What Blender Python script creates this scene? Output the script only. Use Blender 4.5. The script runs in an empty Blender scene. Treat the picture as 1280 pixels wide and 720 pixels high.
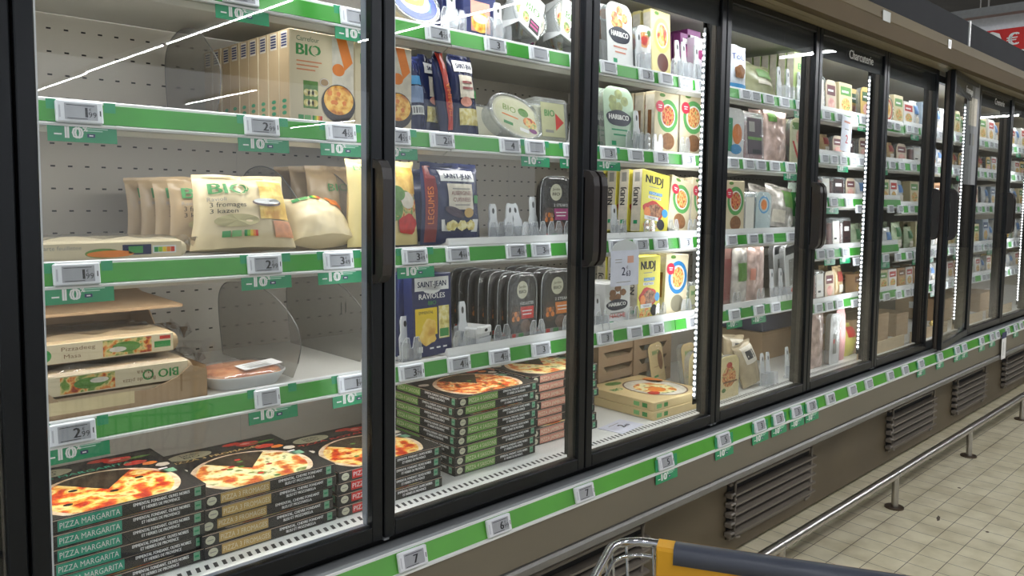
import bpy, math, random
from mathutils import Vector, Matrix, noise
random.seed(7)
SC = bpy.context.scene
COL = SC.collection
PI = math.pi

# ------------------------------------------------------------------ camera
CAM = Vector((0.0, -1.29296, 1.22))
YAW, PITCH, ROLL, FPX, CY = 0.770863563, -0.075482808, 0.0111405778, 984.76654, 324.461856
_c, _s = math.cos(YAW), math.sin(YAW); _cp, _sp = math.cos(PITCH), math.sin(PITCH)
CF = Vector((_s*_cp, _c*_cp, _sp)); _R0 = Vector((_c, -_s, 0)); _U0 = _R0.cross(CF)
CR = _R0*math.cos(ROLL) + _U0*math.sin(ROLL); CU = -_R0*math.sin(ROLL) + _U0*math.cos(ROLL)
cd = bpy.data.cameras.new('camera'); co = bpy.data.objects.new('camera', cd); COL.objects.link(co)
cd.sensor_width = 36; cd.lens = FPX*36/1280; cd.shift_y = -(360-CY)/1280; cd.clip_start = .02; cd.clip_end = 200
co.matrix_world = Matrix.Translation(CAM) @ Matrix((CR, CU, -CF)).transposed().to_4x4()
SC.camera = co

# ------------------------------------------------------------------ exposure, world, aisle lamps
SC.view_settings.view_transform = 'Standard'; SC.view_settings.look = 'None'
SC.view_settings.gamma = 1; SC.view_settings.use_curve_mapping = False
SC.view_settings.exposure = 0.22
SC.cycles.max_bounces = 8; SC.cycles.transparent_max_bounces = 24; SC.cycles.glossy_bounces = 3
SC.cycles.diffuse_bounces = 3; SC.cycles.caustics_reflective = False; SC.cycles.caustics_refractive = False
SC.cycles.use_denoising = True
SC.cycles.sample_clamp_indirect = 4
W = bpy.data.worlds.new('world'); SC.world = W; W.use_nodes = True
W.node_tree.nodes['Background'].inputs[0].default_value = (.80, .84, .9, 1)
W.node_tree.nodes['Background'].inputs[1].default_value = 1.0
MULLION_POWER = 1.0          # vertical light behind a mullion: LED bar, with added fill at bare mullions
TOP_POWER = 2.3          # LED bar under the canopy, per door
SHELF_POWER = 1.1        # LED bar under a shelf edge, per bay
TUBE_EMIT = 130.0          # aisle ceiling tubes

# ------------------------------------------------------------------ helpers
def px_x(px, y, z):
    """x of the point at depth y and height z seen at column px."""
    k = (px-640)/FPX; P0 = Vector((0, y, z))-CAM
    return (k*P0.dot(CF)-P0.dot(CR))/(CR.x-k*CF.x)
def px_z(py, x, y):
    k = (CY-py)/FPX; P0 = Vector((x, y, 0))-CAM
    return (k*P0.dot(CF)-P0.dot(CU))/(CU.z-k*CF.z)
def px_y(px, x, z):
    k = (px-640)/FPX; P0 = Vector((x, 0, z))-CAM
    return (k*P0.dot(CF)-P0.dot(CR))/(CR.y-k*CF.y)
def lin(c):
    return tuple((v/255/12.92 if v <= 10 else ((v/255+.055)/1.055)**2.4) for v in c)
MATS = {}
def mat(name, rgb, rough=.5, metal=0, var=.06, scale=30, emit=0, bump=0, spec=.5, coat=0):
    if name in MATS: return MATS[name]
    m = bpy.data.materials.new(name); m.use_nodes = True; nt = m.node_tree; b = nt.nodes['Principled BSDF']
    c = lin(rgb); b.inputs['Roughness'].default_value = rough; b.inputs['Metallic'].default_value = metal
    b.inputs['Specular IOR Level'].default_value = spec; b.inputs['Coat Weight'].default_value = coat
    b.inputs['Base Color'].default_value = (*c, 1)
    tc = nt.nodes.new('ShaderNodeTexCoord'); nz = nt.nodes.new('ShaderNodeTexNoise'); nz.inputs['Scale'].default_value = scale
    nt.links.new(tc.outputs['Object'], nz.inputs['Vector'])
    if var:
        r = nt.nodes.new('ShaderNodeValToRGB')
        r.color_ramp.elements[0].position = .3; r.color_ramp.elements[1].position = .7
        r.color_ramp.elements[0].color = (*[v*(1-var) for v in c], 1); r.color_ramp.elements[1].color = (*[min(1, v*(1+var)) for v in c], 1)
        nt.links.new(nz.outputs['Fac'], r.inputs['Fac']); nt.links.new(r.outputs['Color'], b.inputs['Base Color'])
    if bump:
        bp = nt.nodes.new('ShaderNodeBump'); bp.inputs['Strength'].default_value = bump; bp.inputs['Distance'].default_value = .004
        nt.links.new(nz.outputs['Fac'], bp.inputs['Height']); nt.links.new(bp.outputs['Normal'], b.inputs['Normal'])
    if emit:
        b.inputs['Emission Color'].default_value = (*c, 1); b.inputs['Emission Strength'].default_value = emit
    MATS[name] = m; return m
def ramp_mat(name, stops, scale=60, rough=.45, detail=3, bump=.2, kind='noise'):
    """printed food picture: blotches of several colours"""
    if name in MATS: return MATS[name]
    m = bpy.data.materials.new(name); m.use_nodes = True; nt = m.node_tree; b = nt.nodes['Principled BSDF']
    b.inputs['Roughness'].default_value = rough
    tc = nt.nodes.new('ShaderNodeTexCoord')
    if kind == 'noise':
        t = nt.nodes.new('ShaderNodeTexNoise'); t.inputs['Detail'].default_value = detail; out = t.outputs['Fac']
    else:
        t = nt.nodes.new('ShaderNodeTexVoronoi'); out = t.outputs['Distance']
    t.inputs['Scale'].default_value = scale
    nt.links.new(tc.outputs['Object'], t.inputs['Vector'])
    r = nt.nodes.new('ShaderNodeValToRGB'); e = r.color_ramp.elements
    while len(e) < len(stops): e.new(.5)
    for i, (p, c) in enumerate(stops): e[i].position = p; e[i].color = (*lin(c), 1)
    nt.links.new(out, r.inputs['Fac']); nt.links.new(r.outputs['Color'], b.inputs['Base Color'])
    MATS[name] = m; return m
def clear_mat(name, tint=(1, 1, 1), refl=.04, haze=0, rough=.02, bump=0, hazecol=(1, 1, 1), scale=25, grow=1.0):
    """thin clear sheet: light passes straight through, a Schlick share reflects, a little haze scatters"""
    m = bpy.data.materials.new(name); m.use_nodes = True; nt = m.node_tree
    for n in list(nt.nodes):
        if n.type != 'OUTPUT_MATERIAL': nt.nodes.remove(n)
    out = nt.nodes[0]; N = nt.nodes.new; Lk = nt.links.new
    tr = N('ShaderNodeBsdfTransparent'); tr.inputs[0].default_value = (*tint, 1)
    gl = N('ShaderNodeBsdfGlossy'); gl.inputs['Roughness'].default_value = rough
    lw = N('ShaderNodeLayerWeight'); lw.inputs[0].default_value = .5
    pw = N('ShaderNodeMath'); pw.operation = 'POWER'; pw.inputs[1].default_value = 5; Lk(lw.outputs['Facing'], pw.inputs[0])
    ma = N('ShaderNodeMath'); ma.operation = 'MULTIPLY_ADD'; ma.inputs[1].default_value = (1-refl)*grow; ma.inputs[2].default_value = refl; Lk(pw.outputs[0], ma.inputs[0])
    base = tr
    if haze:
        df = N('ShaderNodeBsdfDiffuse'); df.inputs[0].default_value = (*hazecol, 1)
        mx = N('ShaderNodeMixShader'); mx.inputs[0].default_value = haze; Lk(tr.outputs[0], mx.inputs[1]); Lk(df.outputs[0], mx.inputs[2]); base = mx
    if bump:
        tc = N('ShaderNodeTexCoord'); nz = N('ShaderNodeTexNoise'); nz.inputs['Scale'].default_value = scale; nz.inputs['Detail'].default_value = 3; Lk(tc.outputs['Object'], nz.inputs['Vector'])
        bp = N('ShaderNodeBump'); bp.inputs['Strength'].default_value = bump; bp.inputs['Distance'].default_value = .01; Lk(nz.outputs['Fac'], bp.inputs['Height']); Lk(bp.outputs['Normal'], gl.inputs['Normal'])
    m2 = N('ShaderNodeMixShader'); Lk(ma.outputs[0], m2.inputs[0]); Lk(base.outputs[0], m2.inputs[1]); Lk(gl.outputs[0], m2.inputs[2])
    Lk(m2.outputs[0], out.inputs['Surface']); MATS[name] = m; return m

_TXT = {}
def text_mesh(s):
    if s not in _TXT:
        cu = bpy.data.curves.new('t', 'FONT'); cu.body = s; cu.resolution_u = 2; cu.size = 1; cu.fill_mode = 'FRONT'
        ob = bpy.data.objects.new('t', cu); COL.objects.link(ob)
        dg = bpy.context.evaluated_depsgraph_get(); me = bpy.data.meshes.new_from_object(ob.evaluated_get(dg))
        v = [(p.co.x, p.co.y) for p in me.vertices]; f = [tuple(p.vertices) for p in me.polygons]
        bpy.data.objects.remove(ob); bpy.data.curves.remove(cu); bpy.data.meshes.remove(me)
        x0 = min(p[0] for p in v); x1 = max(p[0] for p in v)
        _TXT[s] = ([(p[0]-x0, p[1]) for p in v], f, x1-x0)
    return _TXT[s]

class MB:
    def __init__(s): s.v = []; s.f = []; s.m = []; s.mats = []; s.sm = []
    def mi(s, m):
        if m not in s.mats: s.mats.append(m)
        return s.mats.index(m)
    def add(s, vs, fs, m, smooth=False):
        o = len(s.v); k = s.mi(m); s.v += [tuple(p) for p in vs]
        for f in fs: s.f.append(tuple(o+i for i in f)); s.m.append(k); s.sm.append(smooth)
    def box(s, a, b, m, top=None, c=0):
        (x0, y0, z0), (x1, y1, z1) = a, b
        if c:   # chamfered along all edges via inset corners
            v = []; f = []
            X = (x0, x1); Y = (y0, y1); Z = (z0, z1); idx = {}
            for i in (0, 1):
                for j in (0, 1):
                    for k in (0, 1):
                        sx, sy, sz = (c if i == 0 else -c), (c if j == 0 else -c), (c if k == 0 else -c)
                        p = (X[i], Y[j], Z[k])
                        for t, q in enumerate(((p[0], p[1]+sy, p[2]+sz), (p[0]+sx, p[1], p[2]+sz), (p[0]+sx, p[1]+sy, p[2]))):
                            idx[i, j, k, t] = len(v); v.append(q)
            I = idx
            for i in (0, 1):
                q = [I[i, 0, 0, 0], I[i, 1, 0, 0], I[i, 1, 1, 0], I[i, 0, 1, 0]]; f.append(q[::-1] if i == 0 else q)
                q = [I[0, i, 0, 1], I[1, i, 0, 1], I[1, i, 1, 1], I[0, i, 1, 1]]; f.append(q if i == 0 else q[::-1])
                q = [I[0, 0, i, 2], I[1, 0, i, 2], I[1, 1, i, 2], I[0, 1, i, 2]]; f.append(q[::-1] if i == 0 else q)
            for i in (0, 1):
                for j in (0, 1):
                    q = [I[i, j, 0, 0], I[i, j, 0, 1], I[i, j, 1, 1], I[i, j, 1, 0]]; f.append(q if i != j else q[::-1])
                    q = [I[i, 0, j, 0], I[i, 0, j, 2], I[i, 1, j, 2], I[i, 1, j, 0]]; f.append(q[::-1] if i != j else q)
                    q = [I[0, i, j, 1], I[0, i, j, 2], I[1, i, j, 2], I[1, i, j, 1]]; f.append(q if i != j else q[::-1])
                    for k in (0, 1):
                        q = [I[i, j, k, 0], I[i, j, k, 1], I[i, j, k, 2]]; f.append(q if (i+j+k) % 2 else q[::-1])
            s.add(v, f, m); return
        v = [(x0, y0, z0), (x1, y0, z0), (x1, y1, z0), (x0, y1, z0), (x0, y0, z1), (x1, y0, z1), (x1, y1, z1), (x0, y1, z1)]
        s.add(v, [(3, 2, 1, 0), (0, 1, 5, 4), (1, 2, 6, 5), (2, 3, 7, 6), (3, 0, 4, 7)], m); s.add(v[4:], [(0, 1, 2, 3)], top or m)
    def prism(s, pts, a, b, m, axis='x', smooth=False, cap=True):
        """pts: outline in the two other axes; extruded a..b along axis"""
        n = len(pts)
        def P(u, w, t): return {'x': (t, u, w), 'y': (u, t, w), 'z': (u, w, t)}[axis]
        v = [P(u, w, a) for u, w in pts]+[P(u, w, b) for u, w in pts]
        s.add(v, [(i, (i+1) % n, n+(i+1) % n, n+i) for i in range(n)], m, smooth)
        if cap: s.add(v, [tuple(range(n))[::-1], tuple(range(n, 2*n))], m)
    def tube(s, pts, r, m, n=8, closed=False, cap=True):
        pts = [Vector(p) for p in pts]; N = len(pts); rings = []
        for i, p in enumerate(pts):
            a = pts[(i-1) % N] if (closed or i > 0) else p; b = pts[(i+1) % N] if (closed or i < N-1) else p
            t = (b-a).normalized(); up = Vector((0, 0, 1)) if abs(t.z) < .9 else Vector((0, 1, 0))
            u = t.cross(up).normalized(); w = u.cross(t)
            rr = r[i] if isinstance(r, (list, tuple)) else r
            rings.append([p+u*math.cos(2*PI*k/n)*rr+w*math.sin(2*PI*k/n)*rr for k in range(n)])
        v = [q for ring in rings for q in ring]; f = []
        for i in range(N if closed else N-1):
            j = (i+1) % N
            for k in range(n): f.append((i*n+k, i*n+(k+1) % n, j*n+(k+1) % n, j*n+k))
        s.add(v, f, m, True)
        if cap and not closed: s.add(v, [tuple(range(n))[::-1], tuple(range((N-1)*n, N*n))], m)
    def loft(s, rings, m, smooth=True, cap0=True, cap1=True):
        n = len(rings[0]); v = [p for r in rings for p in r]; f = []
        for i in range(len(rings)-1):
            for k in range(n): f.append((i*n+k, i*n+(k+1) % n, (i+1)*n+(k+1) % n, (i+1)*n+k))
        s.add(v, f, m, smooth)
        if cap0: s.add(rings[0], [tuple(range(n))[::-1]], m)
        if cap1: s.add(rings[-1], [tuple(range(n))], m)
    # ---- printing on a face: fr(u, v, off) -> point, u, v in metres
    def rect(s, fr, u0, v0, u1, v1, m, l=1, nu=1, nv=1):
        v = [fr(u0+(u1-u0)*i/nu, v0+(v1-v0)*j/nv, l*EPS) for j in range(nv+1) for i in range(nu+1)]
        s.add(v, [(j*(nu+1)+i, j*(nu+1)+i+1, (j+1)*(nu+1)+i+1, (j+1)*(nu+1)+i) for j in range(nv) for i in range(nu)], m)
    def poly(s, fr, pts, m, l=1): s.add([fr(u, v, l*EPS) for u, v in pts], [tuple(range(len(pts)))], m)
    def disc(s, fr, cu, cv, ru, rv, m, l=1, n=28, a0=0, a1=2*PI, rot=0, wob=0):
        c, q = math.cos(rot), math.sin(rot); P = []
        full = abs(a1-a0-2*PI) < 1e-6
        for k in range(n if full else n+1):
            a = a0+(a1-a0)*k/n; w = 1+wob*math.sin(5*a+cu*90)
            x, y = math.cos(a)*ru*w, math.sin(a)*rv*w; P.append(fr(cu+x*c-y*q, cv+x*q+y*c, l*EPS))
        C = fr(cu, cv, l*EPS); N = len(P)
        s.add([C]+P, [(0, 1+k, 1+(k+1) % N) for k in range(N if full else N-1)], m)
    def ring(s, fr, cu, cv, ru, rv, t, m, l=1, n=28, rot=0, a0=0, a1=2*PI):
        c, q = math.cos(rot), math.sin(rot); v = []
        for k in range(n+1):
            a = a0+(a1-a0)*k/n
            for d in (0, t):
                x, y = math.cos(a)*(ru-d), math.sin(a)*(rv-d); v.append(fr(cu+x*c-y*q, cv+x*q+y*c, l*EPS))
        s.add(v, [(2*k, 2*k+1, 2*k+3, 2*k+2) for k in range(n)], m)
    def text(s, fr, u, v, h, st, m, l=2, anchor='c', width=None, rot=0, bold=0, lift=.00015):
        vs, fs, w = text_mesh(st); k = h/.72; kx = k if width is None else width/w
        o = {'c': -w*kx/2, 'l': 0, 'r': -w*kx}[anchor]; c, q = math.cos(rot), math.sin(rot)
        for di, dx in enumerate((0,) if not bold else (-bold*h, bold*h)):
            s.add([fr(u+(o+dx+x*kx)*c-(y*k)*q, v+(o+dx+x*kx)*q+(y*k)*c, l*EPS+di*lift) for x, y in vs], fs, m)
    def mesh(s, name):
        me = bpy.data.meshes.new(name); me.from_pydata(s.v, [], s.f)
        for m in s.mats: me.materials.append(m)
        me.polygons.foreach_set('material_index', s.m); me.polygons.foreach_set('use_smooth', s.sm); me.update()
        return me
    def obj(s, name, parent=None, loc=(0, 0, 0), rot=(0, 0, 0)): return link(name, s.mesh(name), parent, loc, rot)
EPS = .0004
def link(name, me, parent=None, loc=(0, 0, 0), rot=(0, 0, 0)):
    o = bpy.data.objects.new(name, me); COL.objects.link(o); o.parent = parent; o.location = loc; o.rotation_euler = rot; return o
def tag(o, label, cat, group=None, kind=None):
    if label: o['label'] = label
    if cat: o['category'] = cat
    if group: o['group'] = group
    if kind: o['kind'] = kind
    return o
def struct(o): o['kind'] = 'structure'; return o
def plane(O, U, V):
    """face with lower-left corner O and unit directions U, V"""
    O, U, V = Vector(O), Vector(U), Vector(V); Nn = U.cross(V)
    return lambda u, v, off: O+U*u+V*v+Nn*off
def asm(spec, loc, rot=(0, 0, 0), label='', cat='', group=None):
    """spec = (thing_name, {part_name: (mesh, [sub...])} or mesh). One mesh -> one object; several -> an Empty with parts."""
    name, parts = spec[0], spec[1]
    if any(abs(a) > .01 for a in rot[:2]):   # tipped things: raise until the lowest point rests on the shelf
        from mathutils import Euler
        Rm = Euler(rot).to_matrix(); ms = [parts] if isinstance(parts, bpy.types.Mesh) else [p[1] for p in parts]
        if name not in ('price_tag', 'promotion_card', 'hanging_price_card'): loc = (loc[0], loc[1], loc[2]-min((Rm @ v.co).z for me in ms for v in me.vertices)+.0003)
    if isinstance(parts, bpy.types.Mesh): return tag(link(name, parts, None, loc, rot), label, cat, group)
    e = link(name, None, None, loc, rot); e.empty_display_size = .05; tag(e, label, cat, group)
    for pn, me, *lab in parts:
        p = link(pn, me, e)
        if lab: p['label'] = lab[0]
    return e
ORD = ['front one', 'second', 'third', 'fourth', 'fifth', 'sixth', 'seventh', 'eighth', 'ninth', 'tenth', 'eleventh', 'twelfth']
def row(spec, x, y, z, n, dy, label, cat, group, rot=(0, 0, 0), tail='of its row', dx=0):
    ms = [spec[1]] if isinstance(spec[1], bpy.types.Mesh) else [p[1] for p in spec[1]]
    dp = max(v.co.y for me in ms for v in me.vertices)+max(v.co.z for me in ms for v in me.vertices)*math.sin(max(0, -rot[0])); dy = max(dy, dp*1.0+.003)
    while n > 1 and y+(n-1)*dy+dp > .585: n -= 1
    for i in range(n):
        lab = label if n == 1 else f'{label}, {ORD[i]} {tail}'
        asm(spec, (x+dx*i+random.uniform(-.002, .002)*(i > 0), y+i*dy, z), (rot[0], rot[1], rot[2]+random.uniform(-.02, .02)*(i > 0)), lab, cat, group if n > 1 else group)

# ------------------------------------------------------------------ materials
white = mat('white_print', (238, 238, 236), .5, var=.02)
black = mat('black_print', (26, 24, 24), .5, var=.05)
M_steelwhite = mat('white_coated_steel', (205, 203, 196), .38, 0, .03, 6)
M_back = mat('back_panel_enamel', (168, 162, 151), .45, 0, .05, 3)
M_slot = mat('dark_slot', (14, 13, 12), .8, 0, 0)
M_black = mat('anodised_black_frame', (22, 25, 29), .32, .5, .05, 8)
M_mull = mat('grey_mullion', (130, 136, 148), .35, .3, .03, 8)
M_gasket = mat('black_rubber', (10, 10, 11), .7, 0, .05)
M_hand = mat('brown_black_handle', (38, 33, 33), .3, 0, .05)
M_taupe = mat('taupe_painted_steel', (110, 103, 89), .42, .1, .05, 3)
M_taupe2 = mat('dark_taupe_kick_steel', (94, 83, 64), .5, .1, .12, 4)
M_bronze = mat('bronze_canopy_paint', (86, 73, 52), .7, 0, .06, 3, spec=.12)
M_bronze2 = mat('light_bronze_edge', (102, 90, 66), .6, 0, .06, 3, spec=.15)
M_cream = mat('cream_canopy_underside', (150, 138, 112), .4, 0, .05, 4)
M_char = mat('charcoal_top_panel', (44, 45, 48), .8, 0, .08, 5, spec=.12)
M_alu = mat('grey_aluminium_ledge', (138, 141, 143), .5, 0, .06, 10)
M_trim = mat('grey_bumper_trim', (112, 110, 106), .4, .2, .05)
M_green = mat('green_rail_insert', (62, 148, 52), .3, 0, .10, 9)
M_greenC = mat('dark_green_promo_card', (36, 146, 98), .3, 0, .05)
M_greenB = mat('emerald_print', (60, 140, 70), .5, 0, .04)
M_navy = mat('navy_print', (28, 38, 92), .4, 0, .04)
M_tagW = mat('white_tag_plastic', (226, 228, 234), .35, 0, .02)
M_tagS = mat('grey_eink_screen', (160, 162, 168), .5, 0, .05, 60)
M_ink = mat('eink_black', (34, 34, 40), .6, 0, .05)
M_rail = mat('white_rail_plastic', (226, 227, 226), .3, 0, .02)
M_deckW = mat('white_deck_enamel', (232, 232, 228), .3, 0, .03, 5)
M_card = mat('kraft_cardboard', (174, 146, 114), .8, 0, .08, 14)
M_card2 = mat('pale_kraft_carton', (216, 202, 170), .7, 0, .05, 14)
M_card3 = mat('kraft_carton_spine', (190, 166, 130), .7, 0, .06, 14)
M_cardE = mat('raw_board_edge', (150, 122, 90), .9, 0, .08, 14)
M_film = clear_mat('shiny_clear_film', refl=.07, haze=.015, rough=.12, bump=.6, scale=45)
M_film2 = clear_mat('smooth_clear_film', refl=.06, haze=.05, rough=.06, bump=.3, scale=18)
M_tray = clear_mat('clear_tray_plastic', (.93, .95, .95), refl=.12, haze=.22, rough=.1, bump=.3, scale=30, hazecol=(.9, .92, .92))
M_acryl = clear_mat('smoked_divider_acrylic', (.80, .79, .77), refl=.04, haze=.14, rough=.25, hazecol=(.42, .41, .39))
M_clip = clear_mat('milky_clip_plastic', (.9, .92, .93), refl=.06, haze=.8, rough=.15, hazecol=(.82, .84, .86))
M_clip2 = clear_mat('clear_stop_plastic', (.95, .96, .97), refl=.10, haze=.18, rough=.08, hazecol=(.9, .92, .94))
M_glass = clear_mat('door_glass', (.955, .965, .96), refl=.035, rough=.0, grow=.7)
M_chrome = mat('chrome_steel', (190, 192, 196), .22, 1, .04)
M_chromeD = mat('brushed_rail_steel', (176, 172, 166), .28, 1, .05)
M_yellow = mat('yellow_cart_board', (232, 170, 38), .45, 0, .03)
M_cartgrey = mat('grey_cart_bumper', (72, 76, 88), .4, 0, .05)
M_led = mat('led_lens', (255, 255, 255), .5, 0, 0, emit=9)
M_ledbase = mat('led_profile', (150, 154, 160), .4, .2, .02)
M_darkbox = mat('near_black_carton', (40, 36, 34), .5, 0, .10, 20, coat=.15)
M_darkside = mat('near_black_carton_side', (34, 31, 30), .5, 0, .08, 20)
M_seam = mat('pale_carton_edge', (196, 172, 150), .6, 0, .08)
M_crust = ramp_mat('pizza_crust', [(.3, (196, 152, 108)), (.5, (226, 200, 168)), (.7, (240, 226, 204))], 40)
M_pizza = ramp_mat('pizza_margherita_picture', [(.36, (178, 42, 20)), (.44, (226, 92, 34)), (.5, (240, 184, 72)), (.58, (246, 224, 150)), (.68, (222, 120, 44))], 34, detail=5)
M_pizza4 = ramp_mat('pizza_cheese_picture', [(.34, (188, 60, 34)), (.44, (226, 140, 62)), (.50, (240, 222, 150)), (.6, (238, 230, 186)), (.68, (120, 140, 60))], 30, detail=5)
M_pizzaS = ramp_mat('pizza_vegetable_picture', [(.34, (60, 96, 34)), (.44, (200, 60, 36)), (.52, (236, 150, 60)), (.6, (240, 226, 170)), (.7, (128, 50, 34))], 42, detail=5)
M_cream2 = mat('cream_logo_print', (206, 204, 178), .5, 0, .03)
M_teal = mat('teal_label_print', (44, 158, 128), .45, 0, .05)
M_gold = mat('gold_label_print', (196, 162, 96), .45, 0, .06)
M_lime = mat('green_label_print', (120, 168, 84), .45, 0, .05)
M_pink = mat('salmon_label_print', (214, 146, 128), .45, 0, .05)
M_redp = mat('red_label_print', (206, 40, 36), .45, 0, .04)
M_tomato = mat('tomato_print', (196, 44, 30), .45, 0, .2, 60)
M_olive = mat('olive_print', (34, 28, 22), .5)
M_leaf = mat('leaf_print', (90, 134, 58), .5, 0, .2, 80)
M_mush = mat('mushroom_print', (214, 206, 190), .5, 0, .12, 60)
M_grey = mat('grey_print', (150, 148, 142), .6)
M_purple = mat('purple_print', (120, 50, 110), .45, 0, .05)
M_magenta = mat('magenta_print', (168, 52, 118), .45, 0, .05)
M_blue = mat('sky_blue_print', (70, 150, 205), .45, 0, .05)
M_orange = mat('orange_print', (226, 128, 46), .45, 0, .1, 40)
M_yel = mat('yellow_carton', (226, 216, 84), .45, 0, .04)
M_brown = mat('brown_food_print', (134, 92, 58), .5, 0, .25, 90)
M_cheese = ramp_mat('cheese_picture', [(.35, (206, 150, 60)), (.5, (236, 196, 96)), (.65, (248, 224, 140))], 25)
M_pasta = ramp_mat('pasta_picture', [(.35, (190, 110, 30)), (.48, (236, 168, 62)), (.6, (250, 206, 104))], 60, kind='noise')
M_grat = ramp_mat('vegetable_picture', [(.36, (160, 60, 36)), (.45, (226, 140, 60)), (.52, (222, 200, 130)), (.62, (110, 142, 62))], 70)
M_meat = ramp_mat('minced_patty_picture', [(.35, (92, 54, 34)), (.5, (150, 96, 62)), (.65, (186, 134, 96))], 90)
M_ham = ramp_mat('pink_ham_picture', [(.35, (206, 140, 132)), (.5, (228, 172, 160)), (.65, (240, 206, 194))], 28)
M_salmon = ramp_mat('orange_gratin_food', [(.35, (176, 98, 56)), (.5, (206, 134, 84)), (.65, (222, 164, 112))], 40)
M_tan = mat('beige_board', (206, 184, 150), .7, 0, .05)
M_cream3 = mat('cream_bag_film', (226, 208, 168), .32, 0, .05, 12, bump=.5)
M_cream4 = mat('brown_bag_film', (176, 152, 116), .30, 0, .08, 12, bump=.35)
M_navybag = mat('navy_bag_film', (30, 38, 78), .25, 0, .10, 16, bump=.4)
M_maroon = mat('maroon_bag_film', (120, 32, 30), .3, 0, .12, 16, bump=.3)
M_eggp = mat('aubergine_print', (60, 40, 58), .35, 0, .3, 60)
M_rav = ramp_mat('ravioli_picture', [(.4, (196, 176, 96)), (.5, (224, 210, 130)), (.6, (238, 230, 180))], 60)

# ------------------------------------------------------------------ room
def gridmat():
    m = bpy.data.materials.new('cream_floor_tiles'); m.use_nodes = True; nt = m.node_tree; b = nt.nodes['Principled BSDF']
    tc = nt.nodes.new('ShaderNodeTexCoord'); mp = nt.nodes.new('ShaderNodeMapping'); mp.inputs['Location'].default_value = (-2.99+.0985*120, .465+.0943*300, 0)
    br = nt.nodes.new('ShaderNodeTexBrick'); br.offset = 0; br.squash = 1
    br.inputs['Scale'].default_value = 1; br.inputs['Brick Width'].default_value = .0985; br.inputs['Row Height'].default_value = .0943
    br.inputs['Mortar Size'].default_value = .0013; br.inputs['Mortar Smooth'].default_value = .3; br.inputs['Bias'].default_value = 0
    br.inputs['Color1'].default_value = (*lin((236, 227, 198)), 1); br.inputs['Color2'].default_value = (*lin((226, 216, 186)), 1); br.inputs['Mortar'].default_value = (*lin((70, 58, 46)), 1)
    nt.links.new(tc.outputs['Object'], mp.inputs[0]); nt.links.new(mp.outputs[0], br.inputs['Vector'])
    nz = nt.nodes.new('ShaderNodeTexNoise'); nz.inputs['Scale'].default_value = 9; nz.inputs['Detail'].default_value = 6; nt.links.new(tc.outputs['Object'], nz.inputs['Vector'])
    rp = nt.nodes.new('ShaderNodeValToRGB'); rp.color_ramp.elements[0].position = .35; rp.color_ramp.elements[0].color = (.80, .78, .72, 1); rp.color_ramp.elements[1].position = .6; rp.color_ramp.elements[1].color = (1, 1, 1, 1)
    nt.links.new(nz.outputs['Fac'], rp.inputs[0])
    n2 = nt.nodes.new('ShaderNodeTexNoise'); n2.inputs['Scale'].default_value = 7.3; n2.inputs['Detail'].default_value = 1; nt.links.new(tc.outputs['Object'], n2.inputs['Vector'])
    r2 = nt.nodes.new('ShaderNodeValToRGB'); r2.color_ramp.elements[0].position = .215; r2.color_ramp.elements[0].color = (.2, .17, .14, 1); r2.color_ramp.elements[1].position = .225; r2.color_ramp.elements[1].color = (1, 1, 1, 1)
    nt.links.new(n2.outputs['Fac'], r2.inputs[0])
    m1 = nt.nodes.new('ShaderNodeMixRGB'); m1.blend_type = 'MULTIPLY'; m1.inputs[0].default_value = 1; m2 = nt.nodes.new('ShaderNodeMixRGB'); m2.blend_type = 'MULTIPLY'; m2.inputs[0].default_value = 1
    nt.links.new(br.outputs['Color'], m1.inputs[1]); nt.links.new(rp.outputs[0], m1.inputs[2]); nt.links.new(m1.outputs[0], m2.inputs[1]); nt.links.new(r2.outputs[0], m2.inputs[2])
    nt.links.new(m2.outputs[0], b.inputs['Base Color']); b.inputs['Roughness'].default_value = .33
    bp = nt.nodes.new('ShaderNodeBump'); bp.inputs['Strength'].default_value = .3; bp.inputs['Distance'].default_value = .002; bp.invert = True
    nt.links.new(br.outputs['Fac'], bp.inputs['Height']); nt.links.new(bp.outputs[0], b.inputs['Normal'])
    return m
b = MB(); b.box((-8, -24, -.05), (26, 8, 0), gridmat()); struct(b.obj('floor'))
M_ceil = mat('dark_ceiling_paint', (58, 54, 48), .9, 0, .2, 2)
b = MB(); b.box((-8, -24, 5.2), (26, 8, 5.3), M_ceil)
struct(b.obj('ceiling'))
b = MB(); b.box((26, -24, 0), (26.2, 8, 5.2), mat('far_store_wall', (92, 88, 80), .9, 0, .3, .6)); struct(b.obj('wall_right'))
# ceiling tubes over the aisle (they run across it) and their battens
M_tube = mat('lit_fluorescent_tube', (250, 252, 255), .5, 0, 0, emit=TUBE_EMIT)
M_batten = mat('white_lamp_batten', (200, 200, 200), .5)
def lamp_meshes(L2):
    bt = MB(); bt.box((-.035, -L2-.05, .02), (.035, L2+.05, .07), M_batten, c=.006)
    bt.prism([(-.03, .02), (.03, .02), (.075, -.005), (-.075, -.005)], -L2-.05, L2+.05, M_batten, 'y')
    tt = MB(); tt.tube([(0, -L2, -.02), (0, L2, -.02)], .019 if L2 < 1 else .009, M_tube, 10)
    return bt.mesh('batten'), tt.mesh('tube')
MB1, MT1 = lamp_meshes(.55); MB2, MT2 = lamp_meshes(1.75)
me_h = None
LW = ['first', 'second', 'third', 'fourth', 'fifth', 'sixth', 'seventh', 'eighth', 'ninth', 'tenth']
def lamp(x, y, mb, mt, label, grp):
    e = link('ceiling_lamp', None, None, (x, y, 3.35)); tag(e, label, 'lamp', grp)
    link('batten', mb, e); link('tube', mt, e)
    for yy in (-.4, .4): r = MB(); r.tube([(0, yy, .07), (0, yy, 1.86)], .003, M_batten, 6); r.obj('hanger', e)
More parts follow.
